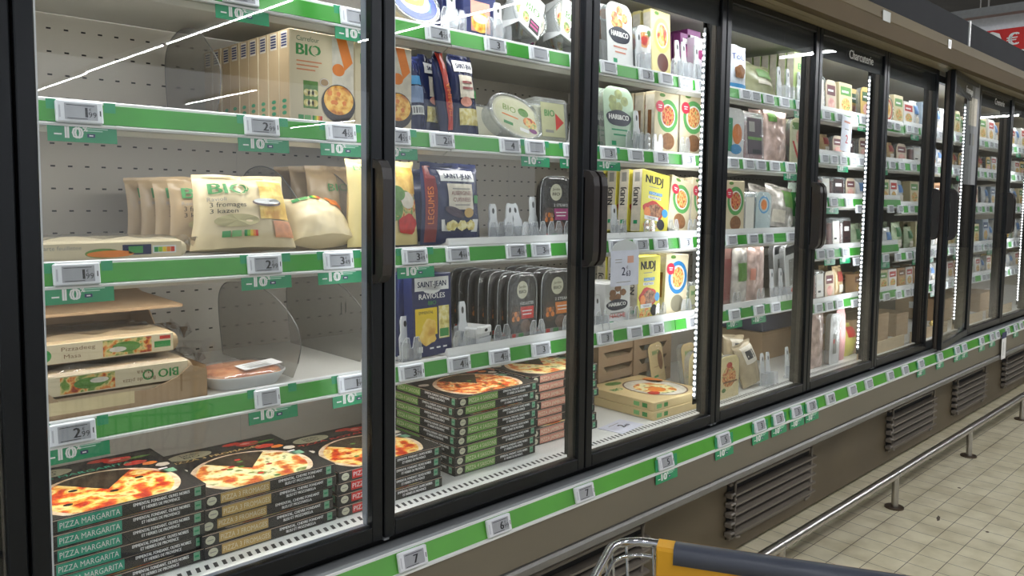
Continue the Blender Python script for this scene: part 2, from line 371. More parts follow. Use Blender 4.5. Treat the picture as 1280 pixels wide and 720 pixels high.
for i, x in enumerate((-1.2, .6, 2.4, 4.2, 6.0, 7.8, 9.6, 11.4)):
    lamp(x, -2.5, MB1, MT1, f'short fluorescent lamp over the cabinet aisle, {LW[i]} along the run', 'lamps over the aisle')
for i, (x, y) in enumerate(((4.3, -8.3), (4.3, -11.95), (4.35, -15.6), (6.05, -6.2), (7.35, -15.3), (12.0, -19.0))):
    lamp(x, y, MB2, MT2, f'long fluorescent lamp farther out in the shop, {LW[i]} of those reflected in the glass', 'lamps reflected in the glass')

MB3, MT3 = lamp_meshes(.45)
for i, (x, y) in enumerate(((10.9, -3.9), (21.5, -4.3))):
    lamp(x, y, MB3, MT3, f'short stubby fluorescent lamp, {["nearer", "farther"][i]} of two far along the aisle', 'stubby lamps')
for i, (x, y, a, b_, rz, lb) in enumerate(((3.284, -.315, .030, .006, .25, 'long grey scuff mark on the tiles near the second visible rail post'), (3.282, -.485, .008, .006, 0, 'small dark spot on the tiles, nearer of two'), (3.71, -.264, .008, .007, 0, 'small dark spot on the tiles, farther of two'))):
    m = MB(); m.disc(plane((0, 0, 0), (1, 0, 0), (0, 1, 0)), 0, 0, a, b_, mat('floor_dirt', (96, 84, 70), .8, 0, .3, 80), 1, 14, wob=.15); tag(m.obj('dirt_mark', None, (x, y, 0), (0, 0, rz)), lb, 'floor mark', None)
# ------------------------------------------------------------------ cabinet
DW = .625; G0 = -.3481
ZB, ZT = .529, 1.846
DECK = .54
def gx(k): return G0+k*DW            # boundary left of door k ... (door k spans gx(k)..gx(k+1))
# door k of the photo: door 1 spans .277...902
def frame_rect(mb, x0, x1, z0, z1, w, y0, y1, m, wb=None, wt=None):
    wb = wb or w; wt = wt or w
    mb.box((x0, y0, z0), (x0+w, y1, z1), m, c=.002); mb.box((x1-w, y0, z0), (x1, y1, z1), m, c=.002)
    mb.box((x0+w, y0, z0), (x1-w, y1, z0+wb), m, c=.002); mb.box((x0+w, y0, z1-wt), (x1-w, y1, z1), m, c=.002)
def handle_mesh(side):
    """side=+1: on the door's right stile"""
    h = MB(); z0, z1 = -.122, .122; o = .036
    path = [(0, z0), (-o*.55, z0+.004), (-o*.9, z0+.018), (-o, z0+.04), (-o, z1-.04), (-o*.9, z1-.018), (-o*.55, z1-.004), (0, z1)]
    inn = [(0, z1-.018), (-o*.5, z1-.02), (-o*.72, z1-.032), (-o*.76, z1-.05), (-o*.76, z0+.05), (-o*.72, z0+.032), (-o*.5, z0+.02), (0, z0+.018)]
    h.prism(path+inn, -.011, .011, M_hand, 'x')
    h.prism([(-.002, z0+.018), (-o*.5, z0+.02), (-o*.72, z0+.032), (-o*.78, z0+.05), (-o*.78, z1-.05), (-o*.72, z1-.032), (-o*.5, z1-.02), (-.002, z1-.018)], -.004*side-.003, -.004*side+.003, M_hand, 'x')
    return h.mesh('handle')
HM = {1: handle_mesh(1), -1: handle_mesh(-1)}
PHR = {}
HEAD = {5: 'Charcuterie', 7: 'Fromage', 8: 'Cremerie'}
def door(k, cab, hinge, ang=0):
    """hinge 'l' or 'r'; handle on the other stile"""
    x0, x1 = gx(k)+.0025, gx(k+1)-.0025; w = x1-x0; s = 1 if hinge == 'l' else -1
    # local frame: hinge line at x=0, door spans x in (0,w) or (-w,0)
    a, b_ = (0, w) if hinge == 'l' else (-w, 0)
    f = MB(); frame_rect(f, a, b_, ZB, ZT, .0255, -.036, -.016, M_black, wb=.032, wt=.022)
    # inner gasket border
    frame_rect(f, a+.004, b_-.004, ZB+.004, ZT-.004, .0215, -.016, .0, M_mull if k == 1 else mat('dark_brown_frame_back', (56, 48, 42), .5, 0, .05), wb=.026, wt=.018)
    frame_rect(f, a+.008, b_-.008, ZB+.008, ZT-.008, .012, 0.0, .008, M_gasket)
    # little hinge foot
    f.box((s*.008-.006, -.030, ZB-.007), (s*.008+.006, -.010, ZB+.001), M_alu); f.box((min(s*.008, s*.075), -.024, ZB-.004), (max(s*.008, s*.075), -.018, ZB-.001), M_alu)
    d = f.obj('door', cab, (x0 if hinge == 'l' else x1, .036, 0), (0, 0, ang))
    g = MB(); g.box((a+.0255, -.030, ZB+.032), (b_-.0255, -.025, ZT-.022), M_glass); g.obj('glass_pane', d)
    # pale strip painted as a reflection along the glass edge, and black header print
    hd = MB(); hd.box((a+.0255, -.0245, 1.747), (b_-.0255, -.0225, ZT-.022), mat('header_black', (38, 40, 43), .5, 0, .08, 20))
    if k in HEAD:
        fr = plane((a, -.0305, 1.747), (1, 0, 0), (0, 0, 1)); hd.text(fr, w*.60, .026, .034, HEAD[k], white, 1, 'c', bold=.03)
    hd.obj('header_panel', d)
    e = MB(); e.box((a+.0255, -.0320, ZB+.06), (a+.0285, -.0302, ZT-.03), mat('pale_edge_reflection', (196, 202, 206), .2, 0, .02)); e.obj('glass_edge_reflection', d)
    xs = (b_-.013) if hinge == 'l' else (a+.013)
    link('handle', HM[s], d, (xs, -.036, 1.175))
    return d
def cabinet(first, n, label):
    x0, x1 = gx(first), gx(first+n)
    cab = link('refrigerated_cabinet', None, None, (0, 0, 0)); tag(cab, label, 'refrigerator')
    b = MB(); b.box((x0, .60, .45), (x1, .64, 1.95), M_back)
    # perforation slots, printed in the panel
    fr = plane((0, .60, 0), (1, 0, 0), (0, 0, 1))
    nx = int((x1-x0)/.0335)
    z = .80
    xr = min(x1, 3.6)
    while z < 1.66:
        for i in range(nx):
            x = x0+.012+i*.0335
            if x < .33 or x > xr: continue
            b.rect(fr, x, z, x+.009, z+.0035, M_slot)
        z += .048
    for j in range(14):
        x = .2425+.937*j
        if x0 < x < x1:
            for dz in (.9, 1.05, 1.2, 1.35, 1.5): b.rect(fr, x-.004, dz, x, dz+.03, M_slot); b.rect(fr, x+.010, dz, x+.014, dz+.03, M_slot)
            b.rect(fr, x-.30, .55, x-.2985, 1.75, M_grey)
    b.obj('back_panel', cab)
    d = MB(); d.box((x0, .075, DECK-.02), (x1, .60, DECK), M_deckW)
    d.prism([(.057, .505), (.057, .541), (.060, .5455), (.066, .546), (.072, .5435), (.078, .5402), (.078, .52)], x0, x1, M_deckW, 'x')
    fr = plane((x0, 0, DECK), (1, 0, 0), (0, 1, 0))
    i = 0
    while x0+.03+i*.0165 < min(x1, 4.4):
        x = .03+i*.0165; i += 1
        if x0+x < .3: continue
        d.poly(fr, [(x, .088), (x+.0075, .088), (x+.0115, .108), (x+.004, .108)], mat('deck_vent_slot', (50, 50, 52), .6))
    d.obj('deck', cab)
    r = MB(); r.box((x0, .046, .46), (x1, .056, .543), mat('dark_sill_enamel', (62, 64, 64), .28, .2, .05, 5)); r.obj('sill_riser', cab)
    # canopy
    c = MB()
    c.box((x0, -.10, 1.852), (x1, .66, 1.865), M_cream)
    c.prism([(-.102, 1.832), (-.118, 1.836), (-.118, 1.895), (-.108, 1.944), (-.09, 1.95), (-.09, 1.832)], x0+.001, x1-.001, M_bronze, 'x')
    c.prism([(-.1185, 1.898), (-.1195, 1.900), (-.1090, 1.945), (-.1075, 1.944)], x0, x1, M_bronze2, 'x')
    c.box((x0, -.09, 1.849), (x1, -.012, 1.8519), M_cream); c.tube([(x0, -.088, 1.846), (x1, -.088, 1.846)], .006, M_bronze2, 8)
    c.obj('canopy', cab)
    t = MB(); t.box((x0, -.03, ZT+.002), (x1, .02, 1.853), M_cream); t.box((x0, .012, 1.832), (x1, .60, 1.85), M_steelwhite); t.box((x0, .02, 1.80), (x1, .04, 1.86), M_black); t.obj('header_rail', cab)
    # body lower
    k = MB(); k.prism([(.03, .505), (-.012, .514), (-.024, .517), (-.030, .514), (-.034, .506), (-.034, .50), (.03, .47)], x0, x1, M_alu, 'x'); k.tube([(x0, -.0335, .5135), (x1, -.0335, .5135)], .0022, M_rail, 6)
    k.obj('ledge', cab)
    p = MB(); p.prism([(-.033, .512), (-.036, .512), (-.048, .472), (-.052, .470), (-.052, .466), (-.030, .466)], x0, x1, M_rail, 'x'); p.prism([(-.0362, .5105), (-.0374, .5105), (-.0488, .4738), (-.0476, .4735)], x0, x1, mat('outer_green_insert', (86, 160, 58), .3, 0, .08, 9), 'x'); p.obj('price_rail', cab)
    q = MB(); q.box((x0+.0015, -.046, .372), (x1-.0015, .07, .466), M_taupe, c=.003); q.obj('front_panel', cab)
    q = MB(); q.prism([(-.050, .372), (-.056, .366), (-.056, .350), (-.048, .343), (.07, .343), (.07, .372)], x0, x1, M_trim, 'x'); q.obj('bumper_trim', cab)
    q = MB(); q.box((x0, .09, 0.0), (x1, .11, .343), M_taupe2); q.box((x0, .06, .02), (x1, .0905, .342), M_taupe2, c=.004)
    q.box((x0+.05, .10, .0), (x1, .62, .45), M_taupe2); q.obj('kick_panel', cab)
    return cab
def vent(cab, xa, xb, z0=.075, z1=.275):
    q = MB(); M = mat('grey_vent_plastic', (116, 108, 98), .5, 0, .05)
    q.box((xa, .044, z0), (xb, .058, z0+.012), M, c=.003); q.box((xa, .044, z1-.012), (xb, .058, z1), M, c=.003)
    for i in range(5):
        z = z0+.02+i*(z1-z0-.03)/5
        q.prism([(.030, z), (.056, z+.007), (.056, z+.011), (.030, z+.007)], xa-.012, xb+.006, M, 'x')
        q.box((xa-.016, .030, z-.004), (xa+.012, .058, z+.014), M, c=.003)
    q.box((xa, .059, z0), (xb, .0605, z1), M_slot)
    q.tube([(xa+.02, .040, z1), (xa+.02, .040, z0+.03), (xa+.03, .040, z0+.008), (xa+.06, .042, z0)], .005, M, 6)
    q.tube([(xb-.02, .040, z1), (xb-.02, .040, z0+.03), (xb-.03, .040, z0+.008), (xb-.06, .042, z0)], .005, M, 6)
    o = q.obj('vent_grille', cab)
DOOR_WORD = {1: 'first glass door', 2: 'second glass door', 3: 'third glass door', 4: 'fourth glass door', 5: 'Charcuterie door', 6: 'sixth glass door', 7: 'ajar door', 8: 'eighth glass door', 9: 'ninth glass door', 10: 'tenth glass door'}
cabA = cabB = cabinet(0, 13, 'long refrigerated display cabinet with a row of black framed glass doors')
HINGE = {0: 'r', 1: 'l', 2: 'l', 3: 'r', 4: 'l', 5: 'r', 6: 'l', 7: 'r', 8: 'l', 9: 'r', 10: 'l', 11: 'r', 12: 'l'}
for k in range(13):
    door(k, cabA if k < 6 else cabB, HINGE[k], math.radians(6.0) if k == 7 else 0)
for xa, xb in ((.2, .78), (1.28, 1.86), (2.34, 2.95)): vent(cabA, xa, xb)
for xa, xb in ((3.74, 4.33), (4.66, 5.2), (5.6, 6.2)): vent(cabB, xa, xb)
# mullions with LED bars
def mullion(k, cab, led=True):
    x = gx(k); m = MB(); m.box((x-.012, .046, .555), (x+.016, .064, 1.80), M_mull if k == 2 else mat('dark_mullion', (22, 20, 19), .6, 0, .05), c=.003)
    if k == 1: m.box((x-.075, .0645, .555), (x+.016, .068, 1.80), M_black)
    if led: m.box((x-.026, .0645, .58), (x+.026, .068, 1.78), M_black)
    o = m.obj('mullion', cab)
    if led:
        for sgn in (-1, 1):
            l = MB(); l.box((x+sgn*.027-.003, .055, .60), (x+sgn*.027+.003, .064, 1.75), M_ledbase, c=.001)
            z = .61
            while z < 1.74: l.box((x+sgn*.032-.0020, .056, z), (x+sgn*.032+.0020, .062, z+.007), M_led); z += .018
            l.obj('led_strip', o)
LEDK = (4, 6, 8, 10, 12)
for k in range(0, 14):
    mullion(k, cabA if k < 7 else cabB, k in LEDK)
def area(loc, rot, sx, sy, power, col=(1, 1, 1), name='led_light'):
    ld = bpy.data.lights.new(name, 'AREA'); ld.shape = 'RECTANGLE'; ld.size = sx; ld.size_y = sy; ld.energy = power; ld.color = col
    o = bpy.data.objects.new(name, ld); COL.objects.link(o); o.location = loc; o.rotation_euler = rot; return o
for k in range(0, 11):
    # vertical light behind each mullion, aimed inwards; weak added fill where no LED bar
    area((gx(k), .072, 1.17), (math.radians(90), 0, 0), .05, 1.1, MULLION_POWER*(1.3 if k in LEDK else .22), (.93, .97, 1), 'mullion_led_and_fill')
    # canopy bar: under the top, aimed down and back
    area((gx(k)+DW/2, .10, 1.822), (math.radians(22), 0, 0), .55, .03, TOP_POWER*(1 if k < 3 else .5), (.95, .98, 1), 'canopy_led_light')

# ------------------------------------------------------------------ shelves
SH = {'top': 1.610, 'second': 1.372, 'third': 1.108, 'fourth': .845}
BAYX = [.2425-.9375, .2425, 1.18, 2.1175, 3.055, 3.9925, 4.93, 5.8675, 6.805, 7.7425]
LEV_NEAR = [('top', 1.610), ('second', 1.372), ('third', 1.108), ('fourth', .845)]
LEV5 = [('top', 1.592), ('second', 1.418), ('third', 1.243), ('fourth', 1.030), ('fifth', .810)]
LEV6 = [('top', 1.600), ('second', 1.420), ('third', 1.215), ('fourth', .985), ('fifth', .800)]
BAYW = ['leftmost', 'first', 'second', 'third', 'fourth', 'fifth', 'sixth']
YF = .14
def shelf(bay, lvl, z, lip):
    x0, x1 = BAYX[bay]+.0015, BAYX[bay+1]-.0015
    s = MB(); s.box((x0, YF+.006, z-.014), (x1, .575, z), M_steelwhite); s.prism([(YF+.004, z), (YF+.004, z-.042), (YF+.02, z-.050), (YF+.024, z-.046), (YF+.012, z-.038), (YF+.012, z)], x0, x1, M_steelwhite, 'x')
    for xb in (x0+.006, x1-.012):
        s.prism([(.598, z-.05), (.598, z-.013), (YF+.02, z-.014), (YF+.02, z-.02), (.45, z-.036)], xb, xb+.004, M_steelwhite, 'x')
    o = s.obj('shelf'); tag(o, f'white steel shelf, {lvl} in the {["hidden", "nearest", "second", "third", "fourth", "fifth", "sixth", "seventh"][bay]} bay of the cabinets', 'shelf', 'cabinet shelves')
    r = MB(); r.prism([(YF-.002, z+.002), (YF, z+.004), (YF+.004, z+.004), (YF+.004, z-.040), (YF-.010, z-.041), (YF-.011, z-.037), (YF-.004, z-.034)], x0, x1, M_rail, 'x')
    r.prism([(YF-.0025, z-.002), (YF-.0035, z-.0025), (YF-.0085, z-.0345), (YF-.0065, z-.0345)], x0, x1, M_green, 'x')
    if lip: r.prism([(YF-.003, z+.004), (YF+.0, z+.020), (YF+.006, z+.020), (YF+.01, z+.010), (YF+.04, z+.001), (YF+.04, z)], x0 if bay != 1 else px_x(402, YF, z), x1, M_rail, 'x')
    r.obj('price_rail', o)
    return o
for bay in range(0, 8):
    lv = LEV_NEAR if bay <= 3 else (LEV5 if bay == 4 else LEV6)
    for nm, z in lv:
        shelf(bay, nm, z, (bay in (2, 3) and nm in ('third', 'fourth')) or bay > 3)
        if bay <= 3: area(((BAYX[bay]+BAYX[bay+1])/2, YF+.035, z-.03), (math.radians(25), 0, 0), .85, .015, SHELF_POWER*(1 if bay < 2 else .55), (1, .99, .97), 'shelf_led_light')

# ------------------------------------------------------------------ price tags and promotion cards
def tag_mesh(w, h, num, dec, sty=0):
    c = MB(); c.box((0, -.009, 0), (w, 0, h), M_tagW, c=.002)
    s = MB(); fr = plane((0, -.009, 0), (1, 0, 0), (0, 0, 1))
    u0, u1 = w*.17, w*.87
    if sty == 1: u0, u1 = w*.24, w*.84
    s.rect(fr, u0, h*.13, u1, h*.87, M_tagS, 1)
    s.rect(fr, w*.92, h*.35, w*.945, h*.6, M_ink, 1); s.rect(fr, w*.05, h*.2, w*.085, h*.75, mat('tag_side_print', (188, 190, 198), .5), 1)
    s.rect(fr, u0+w*.04, h*.77, u1-w*.06, h*.80, M_ink, 2); s.rect(fr, u0+w*.05, h*.17, u1-w*.22, h*.2, M_ink, 2)
    if num:
        s.text(fr, u0+(u1-u0)*.68, h*.26, h*.46, num, M_ink, 2, 'r', bold=.05)
        if dec: s.text(fr, u0+(u1-u0)*.72, h*.26, h*.26, dec, M_ink, 2, 'l'); s.text(fr, u0+(u1-u0)*.74, h*.55, h*.13, '€', M_ink, 2, 'l')
    return [('case', c.mesh('case')), ('screen', s.mesh('screen'), 'grey e-ink screen with dark price')]
_tm = {}
def tagspec(w, h, num, dec, sty=0):
    key = (round(w, 3), round(h, 3), num, dec, sty)
    if key not in _tm: _tm[key] = tag_mesh(*key)
    return ('price_tag', _tm[key])
def card_mesh():
    m = MB(); W_, H_ = .104, .062
    # frame round the tag window: bottom band, two side straps
    m.box((0, -.0012, -.006), (W_, 0, .024), M_greenC); m.box((0, -.0012, .024), (.016, 0, H_), M_greenC); m.box((W_-.018, -.0012, .024), (W_, 0, H_), M_greenC); m.box((.016, -.0011, .024), (W_-.018, -.0001, .030), M_greenC)
    fr = plane((0, -.0012, 0), (1, 0, 0), (0, 0, 1))
    m.text(fr, .031, .0, .0195, '-10', white, 1, 'c', width=.040, bold=.09); m.text(fr, .052, .012, .008, '%', white, 1, 'l', bold=.05)
    for j, (a, c) in enumerate(((.056, .088), (.056, .090), (.056, .082))): m.rect(fr, a, .0195-j*.0035, c, .0213-j*.0035, mat('faint_white_print', (176, 214, 196), .5), 1)
    m.rect(fr, .058, .0025, .070, .0085, M_navy, 1); m.rect(fr, .061, .0045, .067, .0065, white, 2)
    return m.mesh('promotion_card')
CARD = ('promotion_card', card_mesh())
TILT_IN = math.radians(-8)
SHW = {'top': 'top shelf', 'second': 'second shelf', 'third': 'third shelf', 'fourth': 'fourth shelf', 'fifth': 'fifth shelf'}
def inner_tag(pxl, lvl, z, dr, idx, num='', dec='', promo=False, w=.070, sty=0):
    y = YF-.005; x = px_x(pxl, y, z-.017); h = .036
    what = f'showing {num}' if num else 'with blurred price'
    asm(tagspec(w, h, num, dec, sty), (x, y-.003, z-.036), (TILT_IN, 0, 0), f'white electronic price tag {what}, {ORDT[idx]} on {SHW[lvl]} edge behind {DOOR_WORD[dr]}', 'price tag', 'price tags on the shelf edges')
    if promo: asm(CARD, (x-.012, y-.0015-.0015, z-.060), (TILT_IN*.6, 0, 0), f'green minus ten percent card under {ORDT[idx]} tag, {SHW[lvl]} behind {DOOR_WORD[dr]}', 'promotion card', 'minus ten percent cards')
ORDT = ['first', 'second', 'third', 'fourth', 'fifth', 'sixth', 'seventh', 'eighth', 'ninth', 'tenth', 'eleventh', 'twelfth']
T = {
 (1, 'top'): [(276, '2', '99', 1), (424, '1', '99', 1)],
 (1, 'second'): [(68, '1', '99', 1), (304, '2', '99', 1), (406, '4', '55', 1)],
 (1, 'third'): [(65, '1', '99', 1), (308, '2', '99', 1), (403, '3', '49', 1)],
 (1, 'fourth'): [(60, '2', '99', 1), (317, '', '', 1, .052, 1), (421, '1', '99', 1)],
 (2, 'top'): [(530, '4', '25', 0), (604, '3', '', 0), (660, '', '', 0), (711, '', '', 0)],
 (2, 'second'): [(478, '4', '55', 1), (536, '2', '69', 0), (623, '4', '', 0), (655, '', '', 1), (703, '4', '', 1)],
 (2, 'third'): [(501, '3', '49', 1), (556, '4', '99', 0), (631, '4', '29', 0), (663, '3', '99', 0), (707, '3', '', 0)],
 (2, 'fourth'): [(497, '3', '79', 0), (558, '4', '74', 0), (610, '4', '29', 0), (663, '3', '', 0), (710, '', '', 0)],
 (3, 'top'): [(749, '', '', 0), (797, '3', '', 0), (822, '', '', 0), (847, '', '', 0), (868, '', '', 0)],
 (3, 'second'): [(749, '3', '', 1), (784, '', '', 0), (816, '3', '', 0), (851, '3', '', 0)],
 (3, 'third'): [(760, '', '', 0), (791, '3', '', 0), (816, '3', '', 0), (848, '3', '', 0)],
 (3, 'fourth'): [(745, '3', '', 0), (783, '', '', 0), (811, '3', '', 0), (857, '4', '', 0)],
 (4, 'top'): [(923, '', '', 0), (936, '', '', 0), (953, '', '', 0), (973, '', '', 0), (994, '', '', 1)],
 (4, 'second'): [(908, '', '', 0), (928, '', '', 0), (943, '', '', 0), (961, '', '', 0), (981, '', '', 1), (996, '', '', 0)],
 (4, 'third'): [(906, '', '', 0), (933, '', '', 0), (953, '', '', 0), (982, '', '', 0)],
 (4, 'fourth'): [(910, '', '', 1), (941, '', '', 1), (962, '', '', 0), (996, '', '', 0)],
}
for (dr, lvl), L in T.items():
    for i, t in enumerate(L): inner_tag(t[0], lvl, SH[lvl], dr, i, t[1], t[2], bool(t[3]), *(t[4:] if len(t) > 4 else ()))
for dr in (5, 6, 7, 8, 9, 10):
    for lvl, z in (LEV5 if dr == 5 else LEV6):
        a = gx(dr)+.06+.14*(dr == 5); i = 0
        if dr == 5: a = 3.10
        end = gx(dr+1)+.08
        while a < end-.10 and i < 12:
            sp = random.choice((.088, .10, .12, .15))
            y = YF-.005
            asm(tagspec(.07, .036, '', ''), (a, y-.003, z-.036), (TILT_IN, 0, 0), f'white electronic price tag, {ORDT[i]} on {SHW[lvl]} edge behind {DOOR_WORD[dr]}', 'price tag', 'price tags on the shelf edges')
            if random.random() < .15: asm(CARD, (a-.012, y-.003, z-.06), (TILT_IN*.6, 0, 0), f'green minus ten percent card under {ORDT[i]} tag, {SHW[lvl]} behind {DOOR_WORD[dr]}', 'promotion card', 'minus ten percent cards')
            a += sp; i += 1
# tags on the outer rail below the doors
OUT = [(497, '7', '', 0), (608, '6', '99', 0), (718, '7', '', 0), (822, '5', '', 1), (896, '5', '', 1), (942, '3', '', 1), (966, '3', '', 1), (989, '3', '', 1), (1008, '3', '', 1), (1032, '4', '', 0), (1060, '', '', 0), (1081, '', '', 0), (1108, '', '', 0), (1127, '', '', 0), (1147, '', '', 1), (1171, '', '', 1), (1193, '', '', 1), (1202, '', '', 1), (1224, '', '', 1), (1237, '', '', 1), (1244, '', '', 0), (1257, '', '', 0), (1267, '', '', 1), (1274, '', '', 0)]
MORE = ['first', 'second', 'third', 'fourth', 'fifth', 'sixth', 'seventh', 'eighth', 'ninth', 'tenth', 'eleventh', 'twelfth', 'thirteenth', 'fourteenth', 'fifteenth', 'sixteenth', 'seventeenth', 'eighteenth', 'nineteenth', 'twentieth', 'twenty-first', 'twenty-second', 'twenty-third', 'twenty-fourth']
for i, (p, n, dc, pr) in enumerate(OUT):
    x = px_x(p, -.046, .495)
    asm(tagspec(.071, .038, n, dc), (x, -.048, .474), (math.radians(-14), 0, 0), f'white price tag, {MORE[i]} along the outer rail below the doors', 'price tag', 'price tags on the outer rail')
    if pr: asm(CARD, (x-.012, -.0495, .444), (math.radians(-4), 0, 0), f'green minus ten percent card below {MORE[i]} tag of the outer rail', 'promotion card', 'minus ten percent cards')

# ------------------------------------------------------------------ above the cabinets
pn = 0
for xa, xb, lb in ((-.9, 1.3, 'hidden'), (1.3, 4.085, 'nearer'), (4.10, 7.4, 'farther')):
    m = MB(); m.box((xa, -.095, 1.952), (xb, -.078, 2.062), M_char, c=.002)
    for xx in (xa+.3, xb-.3): m.box((xx, -.078, 1.955), (xx+.03, .05, 1.975), M_char)
    m.obj('top_panel', cabA)
m = MB(); m.box((4.087, -.100, 1.952), (4.098, -.075, 2.066), M_rail); m.obj('panel_joint_cover', cabA, )
for x, w in ((3.02, .07), (3.74, .035), (5.3, .035)):
    m = MB(); fr = plane((x, -.1175, 1.90), (1, 0, 0), (0, .05, 1)); m.box((x, -.1205, 1.893), (x+w, -.1185, 1.93), M_rail if w < .05 else mat('grey_sticker', (168, 172, 166), .5)); 
    if w < .05: m.rect(plane((x, -.1205, 1.893), (1, 0, 0), (0, 0, 1)), .011, .006, .021, .03, M_grey)
    m.obj('sticker', cabA)

# hanging sign and truss far behind, beyond the cabinets
def on_x(px, py, X):
    d = CF+CR*((px-640)/FPX)-CU*((py-CY)/FPX); t = X/d.x; return CAM+d*t
XS = 9.0
A = on_x(1204, 24, XS); B_ = on_x(1292, 12, XS)
y0, y1 = A.y, B_.y-.4; zt = (A.z+B_.z)/2
m = MB(); m.box((XS, y1-.6, zt-1.0), (XS+.02, y0, zt), M_redp)
fr = plane((XS, y0, 0), (0, -1, 0), (0, 0, 1))
m.box((XS-.004, y1-.6, zt-.15), (XS+.024, y0+.002, zt+.004), mat('white_sign_band', (214, 216, 222), .5))
sgn = m.mesh('board')
q = MB(); P2 = on_x(1238, 52, XS); PE = on_x(1268, 52, XS)
b2_, e2_, s2_ = on_x(1238, 77, XS), on_x(1266, 56, XS), on_x(1273, 78, XS)
for PT, hh, tx in ((b2_, .30, '2'), (e2_, .115, '€'), (s2_, .13, '79')): q.text(fr, y0-PT.y, PT.z-(zt-1.0)-(1.0-zt), hh, tx, white, 20, 'c', bold=.08, lift=.003)
e = link('hanging_sign', None, None, (0, 0, 0)); tag(e, 'red and white hanging price sign reading 2 € 79 beyond the cabinets', 'sign')
link('board', sgn, e); q.obj('price_lettering', e)
for yy in (y0-.15, y0-1.4): h = MB(); h.tube([(XS+.01, yy, zt), (XS+.01, yy, 5.2)], .006, M_grey, 6); h.obj('hanger', e)
XT = 8.6
a1, a2 = on_x(1190, 21, XT), on_x(1290, 2, XT)
m = MB(); zz = (a1.z+a2.z)/2
m.box((XT, min(a1.y, a2.y)-2, zz-.05), (XT+.12, max(a1.y, a2.y)+.4, zz+.03), mat('grey_truss_steel', (122, 124, 124), .7, 0))
tr = m.obj('ceiling_rail'); tag(tr, 'grey steel rail running under the dark ceiling above the red sign', 'rail')
for yy in (a1.y-.3, a1.y-2.0): h = MB(); h.tube([(XT+.06, yy, zz+.03), (XT+.06, yy, 5.2)], .008, M_grey, 6); h.obj('hanger', tr)

# ------------------------------------------------------------------ bumper rail and cart
YB, ZR = -.155, .137
m = MB(); m.tube([(-1.5, YB, ZR), (9.0, YB, ZR)], .0168, M_chromeD, 16)
br = m.obj('rail_tube'); root = link('floor_bumper_rail', None, None, (0, 0, 0)); br.parent = root
tag(root, 'long brushed steel bumper rail on short posts in front of the cabinets', 'rail')
for x in (.4, 1.36, 2.31, 3.27, 4.22, 5.18, 6.13, 7.08):
    p = MB(); p.tube([(x, YB-.002, .004), (x, YB, ZR-.006)], .0135, M_chromeD, 12); p.tube([(x, YB, 0), (x, YB, .006)], .036, mat('dark_base_flange', (96, 82, 68), .4, .6), 18)
    p.tube([(x-.004, YB, ZR), (x+.004, YB, ZR)], .0174, M_grey, 16); p.obj('post', root)

Lc = Vector((.818, -.657, .77)); hd_ = Vector((.86, .51, 0)).normalized(); rt = Vector((.455, -.89, 0)).normalized()
ang = math.atan2(rt.y, rt.x)
cart = link('shopping_cart', None, None, (Lc.x, Lc.y, 0), (0, 0, ang)); tag(cart, 'chrome wire shopping cart with yellow front board and grey bumper, cut off below', 'cart')
CW, CL, zr = .46, .74, .770
rim = MB()
def rrect(x0, x1, y0, y1, z, r, zb=None, n=5):
    P = []
    for cx, cy, a in ((x1-r, y1-r, 0), (x0+r, y1-r, 90), (x0+r, y0+r, 180), (x1-r, y0+r, 270)):
        for k in range(n+1): t = math.radians(a+90*k/n); yy = cy+r*math.sin(t); P.append((cx+r*math.cos(t), yy, z+(0 if zb is None else (zb-z)*(y1-yy)/(y1-y0))))
    return P
rim.tube(rrect(0, CW, -CL, 0, zr, .045, zr+.03), .0058, M_chrome, 10, closed=True)
rim.obj('basket_rim', cart)
wr = MB(); zb = .50
for i in range(13):
    x = .015+i*(CW-.03)/12; wr.tube([(x, -.006, zr-.004), (x+(.23-x)*.12, -.05, zb)], .0021, M_chrome, 6); wr.tube([(x, -CL+.01, zr+.02), (x, -CL+.05, zb)], .0021, M_chrome, 6)
for i in range(20):
    y = -.03-i*(CL-.06)/19
    for sx, ex in ((0, .028), (CW, CW-.028)): wr.tube([(sx, y, zr), (ex, y, zb)], .0021, M_chrome, 6)
    wr.tube([(.028, y, zb), (CW-.028, y, zb)], .0021, M_chrome, 6)
for zq in (zr-.016, zr-.10, zr-.19): wr.tube(rrect(.004, CW-.004, -CL+.006, -.006, zq, .04), .0026, M_chrome, 6, closed=True)
wr.obj('basket_wires', cart)
bd = MB(); bd.box((.058, -.030, .53), (CW-.03, -.022, zr+.006), M_yellow, c=.002); bd.prism([(-.030, zr), (.0, zr), (.003, zr+.006), (-.004, zr+.009), (-.026, zr+.008)], .058, CW-.03, M_yellow, 'x'); bd.obj('yellow_board', cart)
gb = MB(); gb.prism([(-.034, zr-.010), (-.022, zr-.011), (-.008, zr-.006), (-.006, zr+.004), (-.010, zr+.0115), (-.022, zr+.0125), (-.032, zr+.009)], .080, CW+.004, M_cartgrey, 'x', True); gb.obj('grey_bumper', cart)
ch = MB()
for x in (.06, CW-.06):
    ch.tube([(x, -.03, .12), (x, -.55, .17), (x, -CL-.05, .30), (x, -CL-.10, .92)], .011, M_chrome, 10)
    ch.tube([(x, -.35, .155), (x, -.30, .50)], .009, M_chrome, 8)
ch.tube([(.06, -.03, .12), (CW-.06, -.03, .12)], .011, M_chrome, 10); ch.obj('chassis', cart)
hb = MB(); hb.tube([(.02, -CL-.10, .925), (CW-.02, -CL-.10, .925)], .016, M_cartgrey, 12); hb.obj('push_bar', cart)
